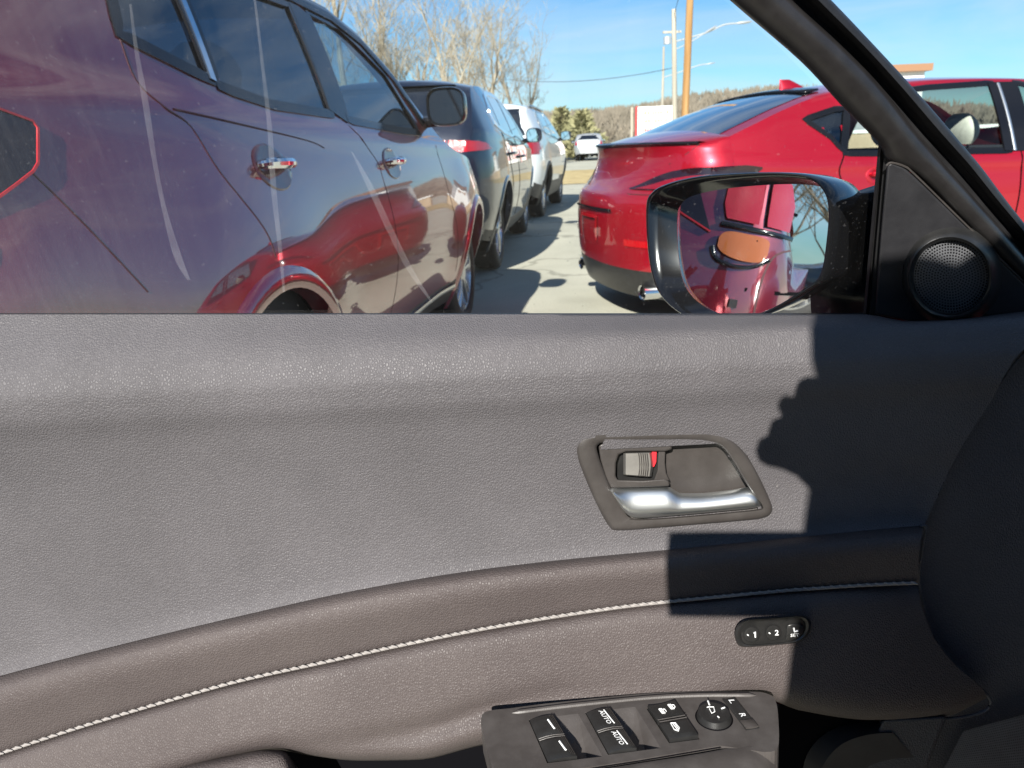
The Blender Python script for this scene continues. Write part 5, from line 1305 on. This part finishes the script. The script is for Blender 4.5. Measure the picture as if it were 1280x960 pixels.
for i in range(13):
    a = 2 * math.pi * i / 12
for t in (0, .25, .5, .75, 1):
    c_ = at(lerp(1040, 1120, t), lerp(330, 330, t), lerp(.80, .70, t)) - D0
    arm_rows.append([c_ + Vector((0, .055 * math.cos(q), (.085 + .012 * t) * math.sin(q) - .012)) for q in [2 * math.pi * k / 20 for k in range(20)]])
mkgrid('mirror_foot', arm_rows, M['gloss_black'], sm_, closed=True, angle=70)
# outer skin of the door
sk = []
for i, z in enumerate((.30, .40, .55, .70, .82, .92)):
    sk.append([Vector((x, .80 - .10 * ((z - .62) / .35) ** 2, z)) - D0 for x in [lerp(-.56, .58, k / 20) for k in range(21)]])
mkgrid('outer_skin', sk, M['redpaint'], door)

ed_ = [upper_row(t)[0] for t in (0, .1, .2, .3, .4, .6, .8, 1)] + [band(t)[0] for t in (.1, .4, .7, 1)] + [pad(t)[0] for t in (.1, .4, .7)]
mkgrid('door_edge', [[Vector((p.x - .002, p.y, p.z)), Vector((p.x - .006, p.y + .03, p.z)), Vector((-.57 if p.x > -.57 else p.x + .01, .80 - .10 * ((p.z + D0.z - .62) / .35) ** 2 - D0.y, p.z))] for p in ed_], M['redpaint'], door)

# ------------------------------------------------------------------ the car the door belongs to
HE = R(76); he_ = Vector((math.cos(HE), math.sin(HE), 0)); le_ = Vector((-math.sin(HE), math.cos(HE), 0))
Ec = Car('sedan', 'red sedan the open door belongs to, outside the frame on the right', None, Vector((.70, .66, 0)) - he_ * 3.27 - le_ * .90, HE, 4.72, .915,
         plan=[(0, .60), (.04, .70), (.10, .775), (.2, .835), (.4, .885), (.8, .915), (2.4, .915), (3.4, .91), (4.0, .87), (4.4, .74), (4.72, .45)],
         top=[(0, .80), (.03, .84), (.07, .93), (.10, 1.03), (.125, 1.085), (.26, 1.085), (.6, 1.19), (.85, 1.28), (1.1, 1.348), (1.5, 1.395), (2.0, 1.415), (2.4, 1.395), (2.75, 1.30), (3.1, 1.12), (3.4, 1.0), (3.7, .95), (4.2, .88), (4.6, .74), (4.72, .66)],
         belt=[(0, 1.02), (1.0, .965), (3.0, .91), (4.72, .85)], bottom=[(0, .30), (.95, .2), (3.8, .19), (4.72, .28)],
         zm=.63, k_up=.32, k_dn=.45, tum=.40, tum2=.35, drop=.05, n=60, nl=14, ng=8, nt=6)
Ec.arches = [(.95, .35, .365), (3.82, .35, .365)]
Ec.holes = [[(2.1, .34), (3.22, .34), (3.22, 1.02), (2.8, 1.24), (2.1, 1.36)], [(1.1, .98), (1.98, .96), (1.98, 1.33), (1.3, 1.28)]]; Ec.topholes = [[(2.5, -.85), (3.2, -.85), (3.2, .85), (2.5, .85)]]
Ec.body(M['redpaint']); Ec.wheel(.95, .33, .235); Ec.wheel(3.82, .33, .235)
for y in (-.36, .36): Ec.seat(2.3, y, M['cabin'], .48, .58)
mkgrid('windscreen', [[Ec.topp(s, f, -.004) for f in [lerp(-.88, .88, k / 12) for k in range(13)]] for s in [lerp(2.48, 3.22, k / 8) for k in range(9)]], M['sedanglass'], Ec.root)

# ------------------------------------------------------------------ the photographer, behind the camera (casts the shadow on the door)
person = empty('person', (.276, -.27, 0)); tag(person, 'person in dark jacket holding up a phone, seen only as a shadow on the door', 'person')
def skin_body(name, verts, edges, radii, m, parent, sub=2):
    me = bpy.data.meshes.new(name); me.from_pydata(verts, edges, []); o = bpy.data.objects.new(name, me); COL.objects.link(o); o.parent = parent
    me.materials.append(m); md = o.modifiers.new('skin', 'SKIN'); md.use_smooth_shade = True
    for i, r_ in enumerate(radii): me.skin_vertices[0].data[i].radius = (r_, r_) if not isinstance(r_, tuple) else r_
    me.skin_vertices[0].data[0].use_root = True
    s_ = o.modifiers.new('sub', 'SUBSURF'); s_.levels = s_.render_levels = sub; return o
PV = [(0, 0, .95), (0, .0, 1.12), (0, .0, 1.34), (0, .03, 1.50), (0, .06, 1.57),
      (.20, .02, 1.42), (.24, .10, 1.16), (-.06, .21, 1.08),                                            # right arm
      (-.235, .02, 1.465), (-.15, .15, 1.33), (-.166, .235, 1.20),                                          # left arm
      (.09, .0, .88), (.10, .03, .48), (.10, -.02, .08), (.10, .12, .04),
      (-.09, .0, .88), (-.10, .03, .48), (-.10, -.02, .08), (-.10, .12, .04)]
PE = [(0, 1), (1, 2), (2, 3), (3, 4), (2, 5), (5, 6), (6, 7), (2, 8), (8, 9), (9, 10), (0, 11), (11, 12), (12, 13), (13, 14), (0, 15), (15, 16), (16, 17), (17, 18)]
PR = [(.16, .11), (.17, .11), (.20, .11), (.07, .06), (.06, .06), .075, .055, .035, .08, .065, .05, .095, .065, .045, .04, .095, .065, .045, .04]
skin_body('body', PV, PE, PR, M['fabric'], person)
mkgrid('coat', [[Vector((wx_ * math.cos(a), .13 * math.sin(a), z)) for a in [2 * math.pi * k / 28 for k in range(28)]] for z, wx_ in ((.62, .27), (.62, .285), (.8, .29), (1.0, .285), (1.2, .275), (1.38, .265), (1.45, .23), (1.49, .16), (1.52, .09))], M['fabric'], person, closed=True, angle=80)
HC = Vector((0, .07, 1.68)); rows_ = []
tilt = Matrix.Rotation(R(-6), 3, 'Y')
for i in range(15):
    t = i / 14; z = -.125 + .245 * t
    wx = .078 * math.sin(math.pi * (.10 + .86 * t)) ** .6; wy = .098 * math.sin(math.pi * (.08 + .88 * t)) ** .55
    rows_.append([HC + tilt @ Vector((wx * math.cos(a), .02 * (1 - t) + wy * math.sin(a) + (.022 * math.exp(-((t - .42) / .08) ** 2) if abs(a - math.pi / 2) < .3 else 0), z)) for a in [2 * math.pi * k / 24 for k in range(24)]])
HEAD = mkgrid('head', rows_ + [[sum(rows_[-1], Vector()) / 24] * 24], M['skin'], person, closed=True, angle=80)
mkgrid('hair', [[HC + Vector((0, -.012, .012)) + (p - HC) * 1.07 for p in r_] for r_ in rows_[8:]] + [[HC + tilt @ Vector((0, -.01, .142))] * 24], M['hair'], person, closed=True, angle=80)
for sx, wx, wz in ((1, -.072, 1.09), (-1, -.160, 1.166)):
    dy = -.09 if sx > 0 else -.07; sx = 1; hv = [(wx, .30 + dy, wz), (wx - .01 * sx, .37 + dy, wz + .0)]; he = [(0, 1)]; hr_ = [(.026, .02), (.034, .016)]
    for f_ in range(4):
        b = len(hv); z = wz + .026 - .0165 * f_; sh_ = (.030, .020, .010, 0)[f_] if dy == -.07 else 0
        hv += [(wx - .012 * sx + sh_ * .4, .405 + dy, z), (wx - .03 * sx + sh_ * .8, .428 + dy, z), (wx - .055 * sx + sh_, .432 + dy, z - .002)]; he += [(1, b), (b, b + 1), (b + 1, b + 2)]; hr_ += [.0168, .0166, .015]
    b = len(hv); hv += [(wx - .02 * sx, .37 + dy, wz + .035), (wx - .05 * sx, .392 + dy, wz + .045)]; he += [(1, b), (b, b + 1)]; hr_ += [.011, .009]
    skin_body('hand', hv, he, hr_, M['skin'], person, 1)
phone = empty('phone', (0, 0, 0)); tag(phone, 'black phone held up in landscape by the photographer', 'phone')
pm = cam.matrix_world.copy()
def PH(x, y, z): return pm @ Vector((x, y, z))
pb_ = [(x, y) for x, y in [tuple(p) for p in smooth_poly([(-.043, .004), (-.0395, .0115), (-.032, .015), (.108, .015), (.1155, .0115), (.119, .004), (.119, -.052), (.1155, -.0595), (.108, -.063), (-.032, -.063), (-.0395, -.0595), (-.043, -.052)], 4)]]
prism('phone_body', pb_, lambda p: PH(p[0], p[1], .004), lambda p: PH(p[0], p[1], .012), M['gloss_black'], phone, smooth=False)
